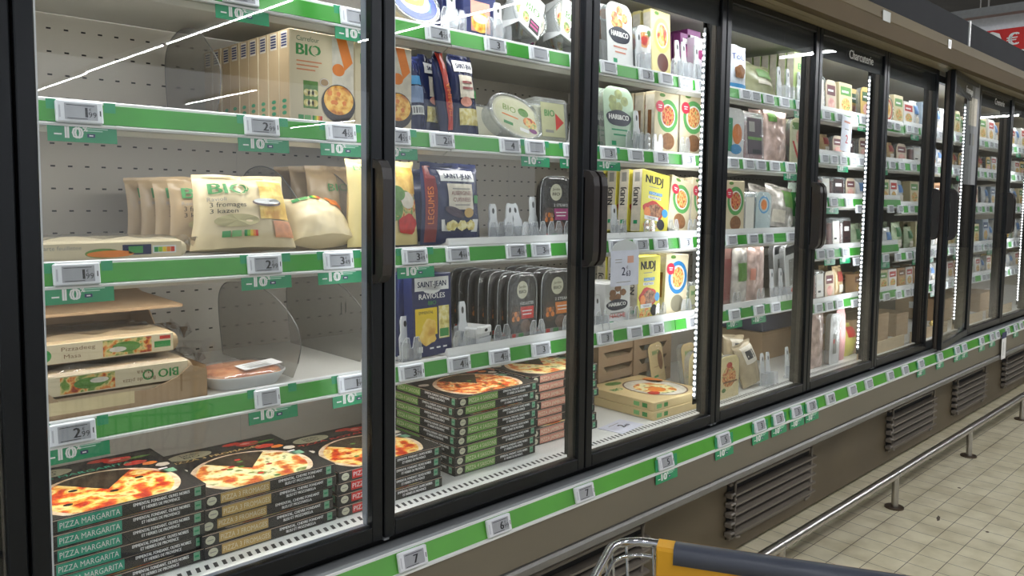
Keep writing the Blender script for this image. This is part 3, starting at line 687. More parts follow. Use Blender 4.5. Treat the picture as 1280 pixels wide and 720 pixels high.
for x in (.06, CW-.06):
    for y in (-.05, -.66):
        w = MB(); w.tube([(x-.012, y, .05), (x+.012, y, .05)], .05, M_gasket, 20); w.box((x-.016, y-.012, .05), (x-.0125, y+.012, .18), M_chrome); w.box((x+.0125, y-.012, .05), (x+.016, y+.012, .18), M_chrome); w.box((x-.016, y-.012, .12), (x+.016, y+.012, .17), M_chrome); w.obj('wheel', cart)

# ================================================================== PRODUCTS
def faces(w, d, h):
    return dict(F=plane((-w/2, 0, 0), (1, 0, 0), (0, 0, 1)), T=plane((-w/2, 0, h), (1, 0, 0), (0, 1, 0)),
                L=plane((-w/2, d, 0), (0, -1, 0), (0, 0, 1)), R=plane((w/2, 0, 0), (0, 1, 0), (0, 0, 1)))
def clampfr(fr, lo, hi): return lambda u, v, off: fr(u, min(max(v, lo), hi), off)
def eco(m, fr, u, v, s=1):
    """green organic leaf badges and the nutrition colour bar"""
    m.rect(fr, u, v, u+.012*s, v+.009*s, mat('badge_green', (70, 150, 84), .5), 2); m.rect(fr, u+.014*s, v, u+.028*s, v+.009*s, mat('badge_green_light', (120, 180, 110), .5), 2)
    for i, c in enumerate(((40, 140, 70), (140, 190, 60), (240, 205, 60), (232, 140, 50), (214, 60, 40))):
        m.rect(fr, u+.032*s+i*.0045*s, v, u+.0365*s+i*.0045*s, v+.009*s, mat(f'nutri_{i}', c, .5, var=0), 2)
PZ = {'marg': ('PIZZA MARGARITA', M_teal, M_pizza), 'from': ('PIZZA 3 FROMAGES', M_gold, M_pizza4), 'roy': ('PIZZA ROYALE', M_redp, M_pizza), 'sais': ('PIZZA 4 SAISONS', M_lime, M_pizzaS), 'jam': ('PIZZA JAMBON', M_pink, M_pizza4)}
_pz = {}
def pizza_box(kind, top):
    if (kind, top) in _pz: return _pz[kind, top]
    name, lab, pic = PZ[kind]; w, d, h = .282, .282, .0243; m = MB(); Fc = faces(w, d, h)
    m.box((-w/2, 0, 0), (w/2, d, h), M_darkside, top=M_darkbox, c=.0012)
    for f, ln in ((Fc['F'], w), (Fc['L'], d)):
        m.rect(f, .002, h-.0022, ln-.002, h-.0010, M_seam, 1); m.disc(f, .017, h*.48, .0095, .0082, M_cream2, 1, 16)
        m.rect(f, .011, h*.44, .023, h*.52, M_grey, 2)
        m.rect(f, .034, h*.12, .134, h*.88, lab, 1); m.text(f, .084, h*.30, h*.42, name, white if kind in ('marg', 'roy') else mat('pale_label_text', (232, 222, 190), .5), 2, 'c', width=.094)
        m.text(f, .202, h*.56, h*.24, 'EMMENTAL FONDANT, OLIVES NOIRES' if kind != 'from' else 'EMMENTAL, CHEVRE FONDANT', white, 1, 'c', width=.098, bold=.05)
        m.text(f, .200, h*.22, h*.24, 'ET HERBES DE PROVENCE' if kind != 'from' else 'BLEU ET MOZZARELLA', white, 1, 'c', width=.066, bold=.05)
        m.rect(f, ln-.022, h*.2, ln-.010, h*.85, mat('badge_pale_green', (120, 172, 140), .5), 1); m.rect(f, ln-.020, h*.45, ln-.012, h*.6, M_greenC, 2)
    if top:
        t = Fc['T']; tc = clampfr(t, .003, d-.003); cu, cv, R = .139, .082, .120
        m.disc(tc, cu, cv, R, R*.98, M_crust, 1, 48); m.disc(tc, cu, cv, R-.011, R-.012, pic, 2, 48)
        m.disc(tc, cu, cv+.004, R-.014, R-.014, mat('dark_plate_print', (62, 50, 36), .5, 0, .4, 60), 3, 14, math.radians(52), math.radians(128))
        rr = random.Random(hash(kind) % 97 if False else len(name))
        if kind == 'marg':
            for du, dv in ((-.05, .035), (.005, -.012), (-.075, -.03), (.062, .03)): m.disc(t, cu+du, cv+dv, .008, .006, M_olive, 4, 12)
        else:
            for q in range(9):
                a = rr.uniform(0, 6.28); g = rr.uniform(.02, .075); m.disc(t, cu+g*math.cos(a), max(.01, cv+g*math.sin(a)), .007, .0055, M_leaf if q % 2 else M_tomato, 4, 9)
        m.disc(t, .075, .245, .046, .024, mat('dull_cream_logo', (160, 156, 130), .5), 1, 28); m.text(t, .075, .247, .012, 'Jardin', M_darkbox, 2, 'c', width=.04); m.text(t, .075, .231, .012, 'BIO', M_darkbox, 2, 'c', width=.034)
        m.text(t, .120, .209, .013, name, lab, 1, 'c', width=.20, bold=.03)
        for (u, v, a, b_, mm) in ((.205, .245, .026, .017, M_tomato), (.225, .205, .022, .013, M_tomato), (.175, .262, .022, .010, M_tomato), (.246, .185, .014, .010, M_orange), (.262, .160, .013, .012, M_mush), (.235, .238, .030, .006, M_leaf)):
            m.disc(t, u, v, a, b_, mm, 1, 18, wob=.06)
        m.disc(t, .200, .247, .012, .006, M_pink, 2, 12); m.rect(t, .242, .105, .270, .128, mat('badge_pale_green', (120, 172, 140), .5), 1); m.rect(t, .245, .132, .262, .139, white, 1)
        m.disc(t, .020, .160, .016, .012, M_mush, 1, 14)
    me = m.mesh('pizza_box'); _pz[kind, top] = ('pizza_box', me); return _pz[kind, top]
def pizza_stack(kind, xr, y, n, desc, where, z=DECK, w=.282, depth2=0):
    for i in range(n):
        topm = i == n-1
        lab = f'{desc}, {"topmost" if topm else ORD[n-1-i]} {"of the stack" if topm else "from the top"}'
        dx = random.uniform(-.006, .004); dy = random.uniform(-.006, .006)
        asm(pizza_box(kind, topm or abs(dx) > .002 or True), (xr-w/2+(0 if topm else dx), y+(0 if topm else dy), z+.0246*i+.0004), (0, 0, random.uniform(-.012, .012)*(not topm)), lab, 'pizza box', where)
pizza_stack('marg', px_x(258, .128, .66), .128, 6, 'black margarita pizza box with teal label', 'margarita pizza boxes on the cabinet deck')
pizza_stack('from', px_x(419, .128, .66), .128, 5, 'black three cheese pizza box with gold label', 'three cheese pizza boxes on the deck')
x_roy = px_x(419, .128, .66)+.010+.282
pizza_stack('roy', x_roy, .132, 4, 'black pizza box with red label behind the dark door post', 'red label pizza boxes on the deck')
ys = .150
x_sai = px_x(572, ys, .73)
pizza_stack('sais', x_sai+.282, ys, 8, 'black four seasons pizza box with green label', 'green label pizza boxes on the deck')
pizza_stack('jam', x_sai+.282*2+.02, ys+.045, 8, 'black pizza box with salmon pink label', 'pink label pizza boxes on the deck')

def carton(w, h, d, base, spine, art, name='carton', c=.0015):
    m = MB(); m.box((-w/2, 0, 0), (w/2, d, h), base, c=c); Fc = faces(w, d, h); art(m, Fc, w, h, d); return (name, m.mesh(name))
# ---- organic pasta carton
def art_bio(m, F, w, h, d):
    f = F['F']; l = F['L']
    m.rect(l, .001, .001, d-.001, h-.001, M_card3, 1)
    m.rect(l, d*.2, h*.80, d*.82, h*.98, M_mush, 2)
    for i in range(5): m.rect(l, d*.25, h*(.82+i*.03), d*.77, h*(.838+i*.03), M_navy, 3)
    for i in range(3): m.disc(l, d*.5, h*(.10+.065*i), d*.22, h*.022, M_greenC, 2, 10)
    m.text(f, w*.10, h*.885, h*.055, 'Carrefour', mat('ink_green_print', (46, 96, 70), .5), 1, 'l', width=w*.34)
    m.text(f, w*.10, h*.735, h*.125, 'BIO', M_greenB, 1, 'l', width=w*.36, bold=.055); m.ring(f, w*.395, h*.80, h*.068, h*.062, .0018, M_card2, 2, 18)
    for i in range(3): m.rect(f, w*.10, h*(.66-i*.045), w*(.48-.05*i), h*(.675-i*.045), mat('terracotta_text', (206, 130, 90), .5), 1)
    m.rect(f, w*.64, h*.30, w*.985, h*.995, M_mush, 1); m.poly(f, [(w*.70, h*.99), (w*.86, h*.99), (w*.97, h*.72), (w*.84, h*.62)], M_orange, 2)
    m.disc(f, w*.74, h*.62, w*.10, h*.07, M_orange, 2, 14); m.disc(f, w*.52, h*.46, w*.075, h*.05, M_card, 1, 18); m.ring(f, w*.52, h*.46, w*.07, h*.045, .001, white, 2, 18)
    m.rect(f, w*.20, h*.16, w*.42, h*.46, M_leaf, 1)
    for i in range(6): m.disc(f, w*(.25+.06*(i % 3)), h*(.22+.11*(i//3)), w*.05, h*.04, M_rav, 2, 10, rot=i)
    m.disc(f, w*.74, h*.24, w*.27, h*.215, mat('dark_bowl_print', (52, 46, 46), .4), 3, 30); m.disc(f, w*.74, h*.28, w*.235, h*.165, M_pasta, 4, 30)
    for i in range(10): m.disc(f, w*(.60+.045*(i % 7)), h*(.20+.05*(i % 4)), w*.036, h*.028, M_orange if i % 2 else M_pasta, 5, 9, rot=i, wob=.2)
    eco(m, f, w*.12, h*.035, 1)
zA = SH['second']+.0005; yA = .163
xl = px_x(362, yA, zA+.1); xr_ = px_x(443, yA, zA+.1)
sp_bio = carton(xr_-xl, .184, .042, M_card2, M_card3, art_bio, 'pasta_carton')
row(sp_bio, (xl+xr_)/2, yA, zA, 10, .0435, 'beige organic pasta carton with orange bowl picture', 'carton', 'organic pasta cartons, left row')
sp_bio2 = sp_bio
row(sp_bio2, (xl+xr_)/2+(xr_-xl)+.004, yA+.005, zA, 3, .0435, 'beige pasta carton half behind dark door post', 'carton', 'organic pasta cartons, right row')

# ---- bags
def bag(w, h, t, base, art=None, seed=0, name='bag', top=.06, wr=.006, nx=36, nz=40, seam=True, sag=0, taper=.06):
    def S(u, v, side=-1):
        vv = min(1, max(0, v)); uu = min(1, max(0, u))
        pv = (math.sin(PI*min(1, (vv*.88+.12)))**.55) if vv < .999 else 0
        if vv > 1-top: pv = .0
        elif vv > 1-top-.10: pv *= ((1-top-vv)/.10)**.5
        pu = max(0, math.sin(PI*uu))**.5
        n = noise.noise(Vector((uu*3.1, vv*3.7, seed*3.3+side)))*.7+noise.noise(Vector((uu*9, vv*8, seed+side*5)))*.35
        x = (uu-.5)*w*(1-.06*math.sin(PI*vv)-taper*vv+.02*noise.noise(Vector((vv*4, seed, 1))))
        y = t/2+side*(t/2*pu*pv)+side*n*wr*pu+.004*math.sin(uu*9+seed)*(vv > 1-top)
        z = h*vv*(1-sag*math.sin(PI*uu)*(vv > .8)*.3)+(noise.noise(Vector((uu*4, seed, 7)))*h*.02 if vv > .9 else 0)
        return Vector((x, y, z))
    m = MB()
    for side in (-1, 1):
        v = [S(i/nx, j/nz, side) for j in range(nz+1) for i in range(nx+1)]
        f = [(j*(nx+1)+i, j*(nx+1)+i+1, (j+1)*(nx+1)+i+1, (j+1)*(nx+1)+i) for j in range(nz) for i in range(nx)]
        if side == 1: f = [q[::-1] for q in f]
        m.add(v, f, base, True)
    v = [S(i/nx, 0, s_) for i in range(nx+1) for s_ in (-1, 1)]; m.add(v, [(2*i, 2*i+1, 2*i+3, 2*i+2) for i in range(nx)], base)
    fr = lambda uu, vv, off: S(uu/w, vv/h, -1)+Vector((0, -off*2.0-.0022, 0))
    if art: art(m, fr, w, h)
    return (name, m.mesh(name))
def art_pastabag(m, f, w, h):
    R = lambda a, b_, c, d_, mm, l=1: m.rect(f, w*a, h*b_, w*c, h*d_, mm, l, 8, 8)
    m.text(f, w*.12, h*.70, h*.15, 'BIO', M_greenB, 2, 'l', width=w*.42, bold=.055); m.ring(f, w*.47, h*.775, h*.085, h*.075, .0022, M_cream3, 3, 18)
    m.text(f, w*.10, h*.60, h*.055, 'Ravioli', M_grey, 2, 'l', width=w*.18); m.text(f, w*.12, h*.52, h*.065, '3 fromages', M_darkbox, 2, 'l', width=w*.36); m.text(f, w*.12, h*.44, h*.06, '3 kazen', M_darkbox, 2, 'l', width=w*.27)
    R(.66, .55, .96, .90, M_cheese); R(.62, .36, .97, .60, M_cheese, 2); R(.76, .12, .98, .34, mat('salmon_food', (214, 150, 110), .5, 0, .2, 60), 2)
    m.disc(f, w*.72, h*.58, w*.17, h*.055, mat('bowl_grey', (120, 104, 100), .4), 4, 24); m.disc(f, w*.72, h*.595, w*.155, h*.042, M_rail, 5, 24)
    m.disc(f, w*.38, h*.34, w*.22, h*.085, mat('shade_olive_print', (176, 166, 120), .5), 1, 24)
    eco(m, f, w*.24, h*.13, 1.3)
zB = SH['third']+.0005
def P(pl, pr_, pt, y, z, zq=None):
    """x centre, width, height from the columns pl..pr_, top row pt at depth y on level z"""
    h0 = .1; xl = px_x(pl, y, z+.05); xr = px_x(pr_, y, z+.05); return (xl+xr)/2, xr-xl, px_z(pt, (xl+xr)/2, y)-z
xc, w, h = P(243, 368, 228, .16, zB)
sp = bag(w*1.05, h+.01, .080, M_cream3, art_pastabag, 3, 'pasta_bag', wr=.010, taper=.16)
asm(sp, (xc+.004, .145, zB+.002), (math.radians(-14), 0, math.radians(-5)), 'big cream bag of three cheese ravioli, front of the pile by the divider', 'pasta bag', 'organic ravioli bags')
sp2 = bag(w*.95, h*1.05, .042, M_cream4, art_pastabag, 8, 'pasta_bag')
for i in range(4):
    asm(sp2, (xc-.01-.006*i, .252+i*.062, zB+.002), (math.radians(-8), 0, math.radians(-4+2*i)), f'creased brown backed ravioli bag, {ORD[i+1]} in the pile behind the cream bag', 'pasta bag', 'organic ravioli bags')
xc, w, h = P(368, 446, 262, .165, zB)
sp3 = bag(w*1.0, h+.03, .09, M_cream3, lambda m, f, w, h: (eco(m, f, w*.1, h*.72, 1.2), m.rect(f, w*.65, h*.55, w*.95, h*.85, M_orange, 1, 6, 6)), 12, 'pasta_bag', wr=.009)
asm(sp3, (xc+.01, .155, zB+.002), (math.radians(-40), 0, 0), 'slumped cream pasta bag beside the big ravioli bag', 'pasta bag')
xc2, w2, h2 = P(398, 452, 218, .30, zB)
sp4 = bag(.15, .185, .06, M_cream4, lambda m, f, w, h: m.text(f, w*.3, h*.66, h*.1, 'BIO', M_greenB, 2, 'l', width=w*.4), 15, 'pasta_bag')
for i in range(3): asm(sp4, (xc2+.03, .34+.075*i, zB+.002), (math.radians(-6), 0, .1*i), f'upright pasta bag {["ahead of", "midway in", "last in"][i]} the row behind the slumped bag', 'pasta bag', 'upright pasta bags behind')
def art_veg(m, f, w, h):
    R = lambda a, b_, c, d_, mm, l=1: m.rect(f, w*a, h*b_, w*c, h*d_, mm, l, 8, 8)
    R(.30, .60, .95, .93, M_cheese); m.disc(f, w*.62, h*.48, w*.30, h*.16, M_grat, 2, 20); m.disc(f, w*.48, h*.42, w*.14, h*.14, M_leaf, 3, 16); m.disc(f, w*.55, h*.60, w*.13, h*.09, M_leaf, 3, 16); m.disc(f, w*.72, h*.52, w*.13, h*.10, M_mush, 3, 14); m.disc(f, w*.72, h*.24, w*.18, h*.12, M_tomato, 3, 16, wob=.1)
    m.text(f, w*.18, h*.86, h*.07, 'BIO', M_greenB, 3, 'c', width=w*.25)
xc, w, h = P(443, 537, 207, .165, zB)
asm(bag(w, h+.01, .085, mat('straw_bag_film', (232, 214, 150), .32, 0, .05, 12, bump=.25), art_veg, 21, 'pasta_bag'), (xc, .155, zB+.002), (math.radians(-4), 0, math.radians(5)), 'straw coloured bag with vegetable picture standing beside the navy bag', 'pasta bag')
# ---- SAINT-JEAN bags
def art_sj(m, f, w, h):
    R = lambda a, b_, c, d_, mm, l=1: m.rect(f, w*a, h*b_, w*c, h*d_, mm, l, 8, 6)
    R(0.02, .03, .17, .95, M_maroon, 1); m.text(f, w*.115, h*.25, w*.075, 'LEGUMES', M_orange, 3, 'l', width=h*.45, rot=PI/2)
    R(.24, .77, .86, .91, M_rail, 1); m.text(f, w*.55, h*.805, h*.065, 'SAINT-JEAN', M_navybag, 3, 'c', width=w*.5, bold=.03)
    R(.33, .42, .80, .74, M_mush, 1); m.text(f, w*.565, h*.60, h*.05, 'AUBERGINES', M_maroon, 3, 'c', width=w*.38); m.text(f, w*.565, h*.52, h*.05, 'CUISINEES', M_maroon, 3, 'c', width=w*.32); m.rect(f, w*.43, h*.47, w*.70, h*.485, M_grey, 3)
    m.rect(f, w*.40, h*.67, w*.74, h*.685, M_grey, 3)
    m.disc(f, w*.42, h*.39, w*.17, h*.055, M_eggp, 4, 20, rot=-.3); m.disc(f, w*.68, h*.38, w*.10, h*.06, M_gold, 4, 16); R(.82, .50, .92, .60, M_greenB, 3)
    m.poly(f, [(w*.24, h*.16), (w*.86, h*.14), (w*.90, h*.30), (w*.22, h*.30)], M_rail, 2)
    for i in range(3): m.disc(f, w*(.38+.17*i), h*.225, w*.09, h*.065, M_rav, 4, 12, wob=.1)
xc, w, h = P(532, 611, 208, .165, zB)
asm(bag(w, h+.005, .06, M_navybag, art_sj, 31, 'filled_pasta_bag'), (xc, .160, zB+.002), (math.radians(-3), 0, math.radians(3)), 'navy bag reading SAINT-JEAN aubergines cuisinées on third shelf', 'pasta bag', 'navy pasta bags on third shelf')
for i in range(3): asm(bag(w*.98, h*.98, .055, M_navybag, None, 33, 'filled_pasta_bag') if i == 0 else ('filled_pasta_bag', _lastbag), (xc-.012*i-.01, .232+.068*i, zB+.002), (math.radians(-2), 0, 0), f'plain navy bag, {ORD[i+1]} in the row behind the aubergine bag', 'pasta bag', 'navy pasta bags on third shelf') if i else globals().update(_lastbag=bag(w*.98, h*.98, .055, M_navybag, None, 33, 'filled_pasta_bag')[1])
def art_sj2(m, f, w, h):
    R = lambda a, b_, c, d_, mm, l=1: m.rect(f, w*a, h*b_, w*c, h*d_, mm, l, 6, 6)
    R(.12, .76, .88, .90, M_rail); m.text(f, w*.5, h*.80, h*.06, 'SAINT-JEAN', M_navybag, 3, 'c', width=w*.62, bold=.03)
    R(.22, .45, .80, .72, M_mush); m.rect(f, w*.3, h*.62, w*.72, h*.65, M_maroon, 3, 3, 1); m.rect(f, w*.3, h*.55, w*.72, h*.58, M_maroon, 3, 3, 1); m.disc(f, w*.4, h*.40, w*.2, h*.06, M_pink, 3, 16); R(.15, .12, .86, .32, M_rav, 2); R(.80, .45, .92, .55, M_greenB, 2)
def art_sjback(m, f, w, h):
    R = lambda a, b_, c, d_, mm, l=1: m.rect(f, w*a, h*b_, w*c, h*d_, mm, l, 6, 6)
    R(.15, .60, .75, .72, M_blue); R(.12, .36, .85, .58, mat('pale_blue_text', (140, 160, 196), .5)); R(.18, .20, .80, .32, white, 2)
    for i in range(6): m.rect(f, w*(.25+.08*i), h*.22, w*(.28+.08*i), h*.30, M_ink, 3)
for i, (pl, pr_, pt, art, rz, desc) in enumerate(((512, 541, 73, art_sjback, 8, 'navy pasta bag turned to its pale back label'), (527, 569, 75, art_sj2, 12, 'navy SAINT-JEAN bag half behind its neighbour'), (556, 576, 68, None, 20, 'navy bag seen edge-on with red stripe'), (570, 608, 70, art_sj2, 10, 'navy SAINT-JEAN bag facing out beside the oval tub'))):
    y = .165+.030*(i % 2); xc, w, h = P(pl, pr_, pt, y, zA)
    a = art or (lambda m, f, w, h: (m.rect(f, w*.25, h*.03, w*.75, h*.97, mat('red_stripe_film', (190, 50, 34), .3), 1, 4, 14), m.text(f, w*.62, h*.2, w*.3, 'MAMMA', M_orange, 3, 'l', width=h*.4, rot=PI/2)))
    asm(bag(w*1.04, h+.004, .036, M_navybag, a, 40+i, 'filled_pasta_bag'), (xc, y, zA+.002), (math.radians(-5), math.radians([-4, 3, -6, -3][i]), math.radians(rz)), desc+' on second shelf', 'pasta bag', 'navy pasta bags on second shelf')

# ---- flat packs
def film_pack(w, d, h, band, art=None, base=M_cream4, name='dough_pack', film=M_film):
    m = MB(); n = 5
    rings = []
    for k in range(9):
        t = k/8; zz = h*t; ins = .012*abs(2*t-1)**3
        rings.append([Vector((x, y, zz)) for x, y in ((-w/2+ins, ins), (w/2-ins, ins), (w/2-ins, d-ins), (-w/2+ins, d-ins))])
    m.loft(rings, base, False)
    f = plane((-w/2, .004, 0), (1, 0, 0), (0, 0, 1)); m2 = MB(); m2.box((-w/2+.01, -.002, h*.10), (w/2-.01, .003, h*.90), band); F = plane((-w/2+.01, -.002, h*.10), (1, 0, 0), (0, 0, 1))
    if art: art(m2, F, w-.02, h*.8)
    m3 = MB(); v = []
    nx, ny = 20, 10
    for j in range(ny+1):
        for i in range(nx+1):
            u, q = i/nx, j/ny; x = (u-.5)*w*1.01; y = q*d
            zz = h+.004+.006*noise.noise(Vector((u*7, q*6, w*9))); zz = zz if 0 < i < nx and 0 < j < ny else h*.6
            v.append((x, y, zz))
    m3.add(v, [(j*(nx+1)+i, j*(nx+1)+i+1, (j+1)*(nx+1)+i+1, (j+1)*(nx+1)+i) for j in range(ny) for i in range(nx)], film, True)
    # twisted film ear at the right end
    ear = []
    for i in range(6):
        for j in range(6):
            ear.append((w/2+.008*i, d*.15+.5*d*j/5, h*.5+.02*noise.noise(Vector((i*.9, j*.9, 2)))*1.3+.010))
    m3.add(ear, [(i*6+j, i*6+j+1, (i+1)*6+j+1, (i+1)*6+j) for i in range(5) for j in range(5)], film, True)
    return (name, [('contents', m.mesh('contents')), ('printed_band', m2.mesh('printed_band')), ('clear_film', m3.mesh('clear_film'))])
def art_dough(flip):
    def a(m, f, w, h):
        if flip: g = lambda u, v, off: f(w-u, h-v, off)
        else: g = f
        q = (lambda *A, **K: m.rect(g, *A, **K))
        def T(*A, **K): m.text(g, *A, **K)
        # when turned over the print is upside down, built from the same layout
        m.disc(g, w*.12, h*.45, h*.36, h*.34, M_greenB, 1, 18) if not flip else m.ring(g, w*.28, h*.5, h*.3, h*.3, .003, M_greenB, 1, 18)
        if flip: T(w*.07, h*.28, h*.5, 'BIO', M_greenB, 2, 'l', width=w*.14, bold=.04)
        else: q(w*.86, h*.25, w*.98, h*.6, M_greenB, 1); q(w*.90, h*.7, w*.98, h*.9, M_tomato, 1)
        T(w*.34, h*.62, h*.22, 'Pizzadeeg' if not flip else 'Base de pizza', mat('brown_text', (120, 84, 56), .5), 1, 'c', width=w*.22); T(w*.30, h*.22, h*.22, 'Masa', mat('brown_text', (120, 84, 56), .5), 1, 'c', width=w*.11)
        q(w*.50, h*.06, w*.84, h*.94, M_grat, 1); m.disc(g, w*.66, h*.5, w*.10, h*.3, M_leaf, 2, 14); m.disc(g, w*.60, h*.4, w*.06, h*.15, M_mush, 3, 12)
    return a
zC = SH['fourth']+.0005
# cardboard display tray with the dough packs
xa, xb = .300, px_x(256, .16, zC+.04)
tw = xb-xa
m = MB(); H = .050
def bx(a, b_, mm=M_card): m.box(a, b_, mm)
m.prism([(0, 0), (tw, 0), (tw, .052), (tw-.03, .064), (tw-.055, .045), (tw-.10, .030), (.06, .030), (.04, .05), (0, .05)], 0, .003, M_card, 'y')
bx((tw-.003, .003, 0), (tw, .40, .06)); bx((0, .003, 0), (.003, .40, .06)); bx((0, .397, 0), (tw, .40, .16)); bx((.003, .003, 0), (tw-.003, .397, .003))
m.prism([(.003, .06), (.20, .06), (.33, .17), (.40, .18), (.40, .06)], tw-.0029, tw-.0005, M_card, 'x'); m.prism([(.10, .165), (.33, .17), (.397, .18), (.397, .175), (.33, .165), (.10, .160)], .003, tw-.003, M_cardE, 'x')
m.rect(plane((0, 0, 0), (1, 0, 0), (0, 0, 1)), .04, .010, tw-.13, .032, mat('yellow_board_fold', (222, 204, 160), .8), 1); m.rect(plane((0, 0, 0), (1, 0, 0), (0, 0, 1)), tw-.05, .018, tw-.046, .050, M_cardE, 2)
asm(('display_tray', m.mesh('display_tray')), (xa, .150, zC), (0, 0, 0), 'open brown cardboard display tray holding two film wrapped dough packs', 'cardboard tray')
asm(film_pack(tw-.035, .22, .040, M_card2, art_dough(True)), (xa+tw/2-.006, .158, zC+.036), (0, 0, 0), 'upside-down pizza dough pack in clear film, lower in the cardboard tray', 'dough pack')
m = MB(); [m.box((.0, .0+.0, i*.008), (tw-.10, .20, i*.008+.007), M_tan) for i in range(4)]
asm(('dough_sheets', m.mesh('dough_sheets')), (xa+.04, .160, zC+.0035), (0, 0, 0), 'pale stacked dough sheets at the bottom of the cardboard tray', 'dough')
asm(film_pack(tw-.045, .22, .040, M_card2, art_dough(False)), (xa+tw/2-.016, .185, zC+.082), (math.radians(-1), 0, 0), 'pizza dough pack in clear film on top in the cardboard tray', 'dough pack')
# flat tart packs on the third shelf
def art_flat(m, f, w, h):
    m.text(f, w*.18, h*.62, h*.26, 'Tarte feuilletee', M_grey, 1, 'c', width=w*.26); m.disc(f, w*.45, h*.35, w*.12, h*.3, M_leaf, 1, 16); m.disc(f, w*.50, h*.3, w*.16, h*.22, M_orange, 2, 16); m.rect(f, w*.58, h*.2, w*.78, h*.85, M_navybag, 1); m.rect(f, w*.62, h*.3, w*.72, h*.75, M_greenB, 2); m.rect(f, w*.79, h*.25, w*.96, h*.75, M_rail, 1)
    for i, c in enumerate(((40, 140, 70), (140, 190, 60), (240, 205, 60), (232, 140, 50), (214, 60, 40))): m.rect(f, w*(.80+.03*i), h*.33, w*(.828+.03*i), h*.66, mat(f'nutri_{i}', c, .5, var=0), 2)
wf = px_x(232, .16, zB)-.315
sp = film_pack(wf, .2, .034, M_card2, art_flat, M_card2, 'tart_pack', M_film2)
asm(sp, (.315+wf/2, .155, zB), (0, 0, 0), 'flat cream tart pack with traffic light mark at the near end of the shelf', 'tart pack', 'flat tart packs')
asm(film_pack(wf, .16, .024, M_card2, None, M_card3, 'tart_pack', M_film2), (.315+wf/2, .37, zB), (0, 0, 0), 'flat brown tart pack behind the cream one', 'tart pack', 'flat tart packs')
# orange ready meal tray
def oval_rings(w, d, zs, p=3.2, n=36):
    R = []
    for z, k in zs:
        ring = []
        for i in range(n):
            a = 2*PI*i/n; c, s_ = math.cos(a), math.sin(a)
            ring.append(Vector((math.copysign(abs(c)**(2/p), c)*w/2*k, d/2+math.copysign(abs(s_)**(2/p), s_)*d/2*k, z)))
        R.append(ring)
    return R
xc, w, h = P(262, 362, 441, .17, zC)
t = MB(); t.loft(oval_rings(w, .15, [(0, .82), (.018, .95), (.024, 1.0), (.026, 1.0), (.024, .96), (.019, .93)]), M_rail, True, True, False)
c = MB(); c.loft(oval_rings(w, .15, [(.016, .92), (.026, .88), (.032, .72), (.035, .4), (.036, .05)]), M_salmon)
s_ = MB(); v = []; 
lb = plane((-.01, .03, .0375), (.97, .24, .0), (-.24, .97, .12)); s_.rect(lb, -.01, -.015, .085, .02, white, 1, 4, 2); 
for i in range(4): s_.rect(lb, .005, -.010+i*.007, .06-.01*(i % 2), -.008+i*.007, M_grey, 2)
f_ = MB(); f_.loft(oval_rings(w, .15, [(.027, .985), (.034, .88), (.038, .6), (.0385, .05)]), M_film2)
asm(('ready_meal_tray', [('tray', t.mesh('tray')), ('food', c.mesh('food')), ('clear_film', f_.mesh('clear_film')), ('label', s_.mesh('label'))]), (xc, .148, zC), (0, 0, 0), 'white oval tray of orange gratin under film with white label', 'ready meal')

# ---- dividers
def divider(px_front, zsh, y0=.17, y1=.47, H=.175, label='', spread=0):
    """smoked rounded acrylic blade standing front to back"""
    x = px_x(px_front, y0, zsh); pts = []
    L_ = y1-y0
    pts = [(0, 0), (L_, 0), (L_+.02, H*.50), (L_+.02, H*.80), (L_-.02, H*.95), (L_*.72, H), (L_*.50, H*.99), (L_*.25, H*.90), (.02, H*.76), (-.030, H*.56), (-.038, H*.40), (-.022, H*.18)]
    # smooth outline
    P_ = [Vector((a, b_)) for a, b_ in pts]; out = []
    out.append(P_[0]); 
    for i in range(1, len(P_)-0):
        a, b_ = P_[i-1], P_[i]; out.append(b_)
    for it in range(2):
        q = [out[0], out[1]]
        for i in range(1, len(out)-1): q += [out[i]*.75+out[i+1]*.25, out[i]*.25+out[i+1]*.75]
        q.append(out[-1]); out = q
    m = MB(); m.prism([(p.x, p.y) for p in out], -.001, .001, M_acryl, 'x')
    ed = MB(); ed.tube([(0, p.x, p.y) for p in out[2:]], .0014, mat('grey_divider_edge', (104, 102, 98), .4), 6)
    o = asm(('shelf_divider', [('blade', m.mesh('blade')), ('rolled_edge', ed.mesh('rolled_edge'))]), (x, y0, zsh), (0, 0, 0), label, 'shelf divider', 'smoked shelf dividers')
divider(366, zC, .185, .52, .185, 'smoked rounded divider standing behind the orange ready meal tray')
divider(450, zC, .23, .55, .190, 'smoked rounded divider farther along the fourth shelf, by the dark post')
divider(366, zB, .32, .56, .185, 'smoked rounded divider right behind the big ravioli bag')
divider(440, zB, .30, .56, .185, 'smoked rounded divider beside the slumped pasta bag')
divider(268, zA, .33, .57, .215, 'smoked rounded divider beside the long row of pasta cartons')
# white label lips lying on the first bay shelf ends: part of the rail already built

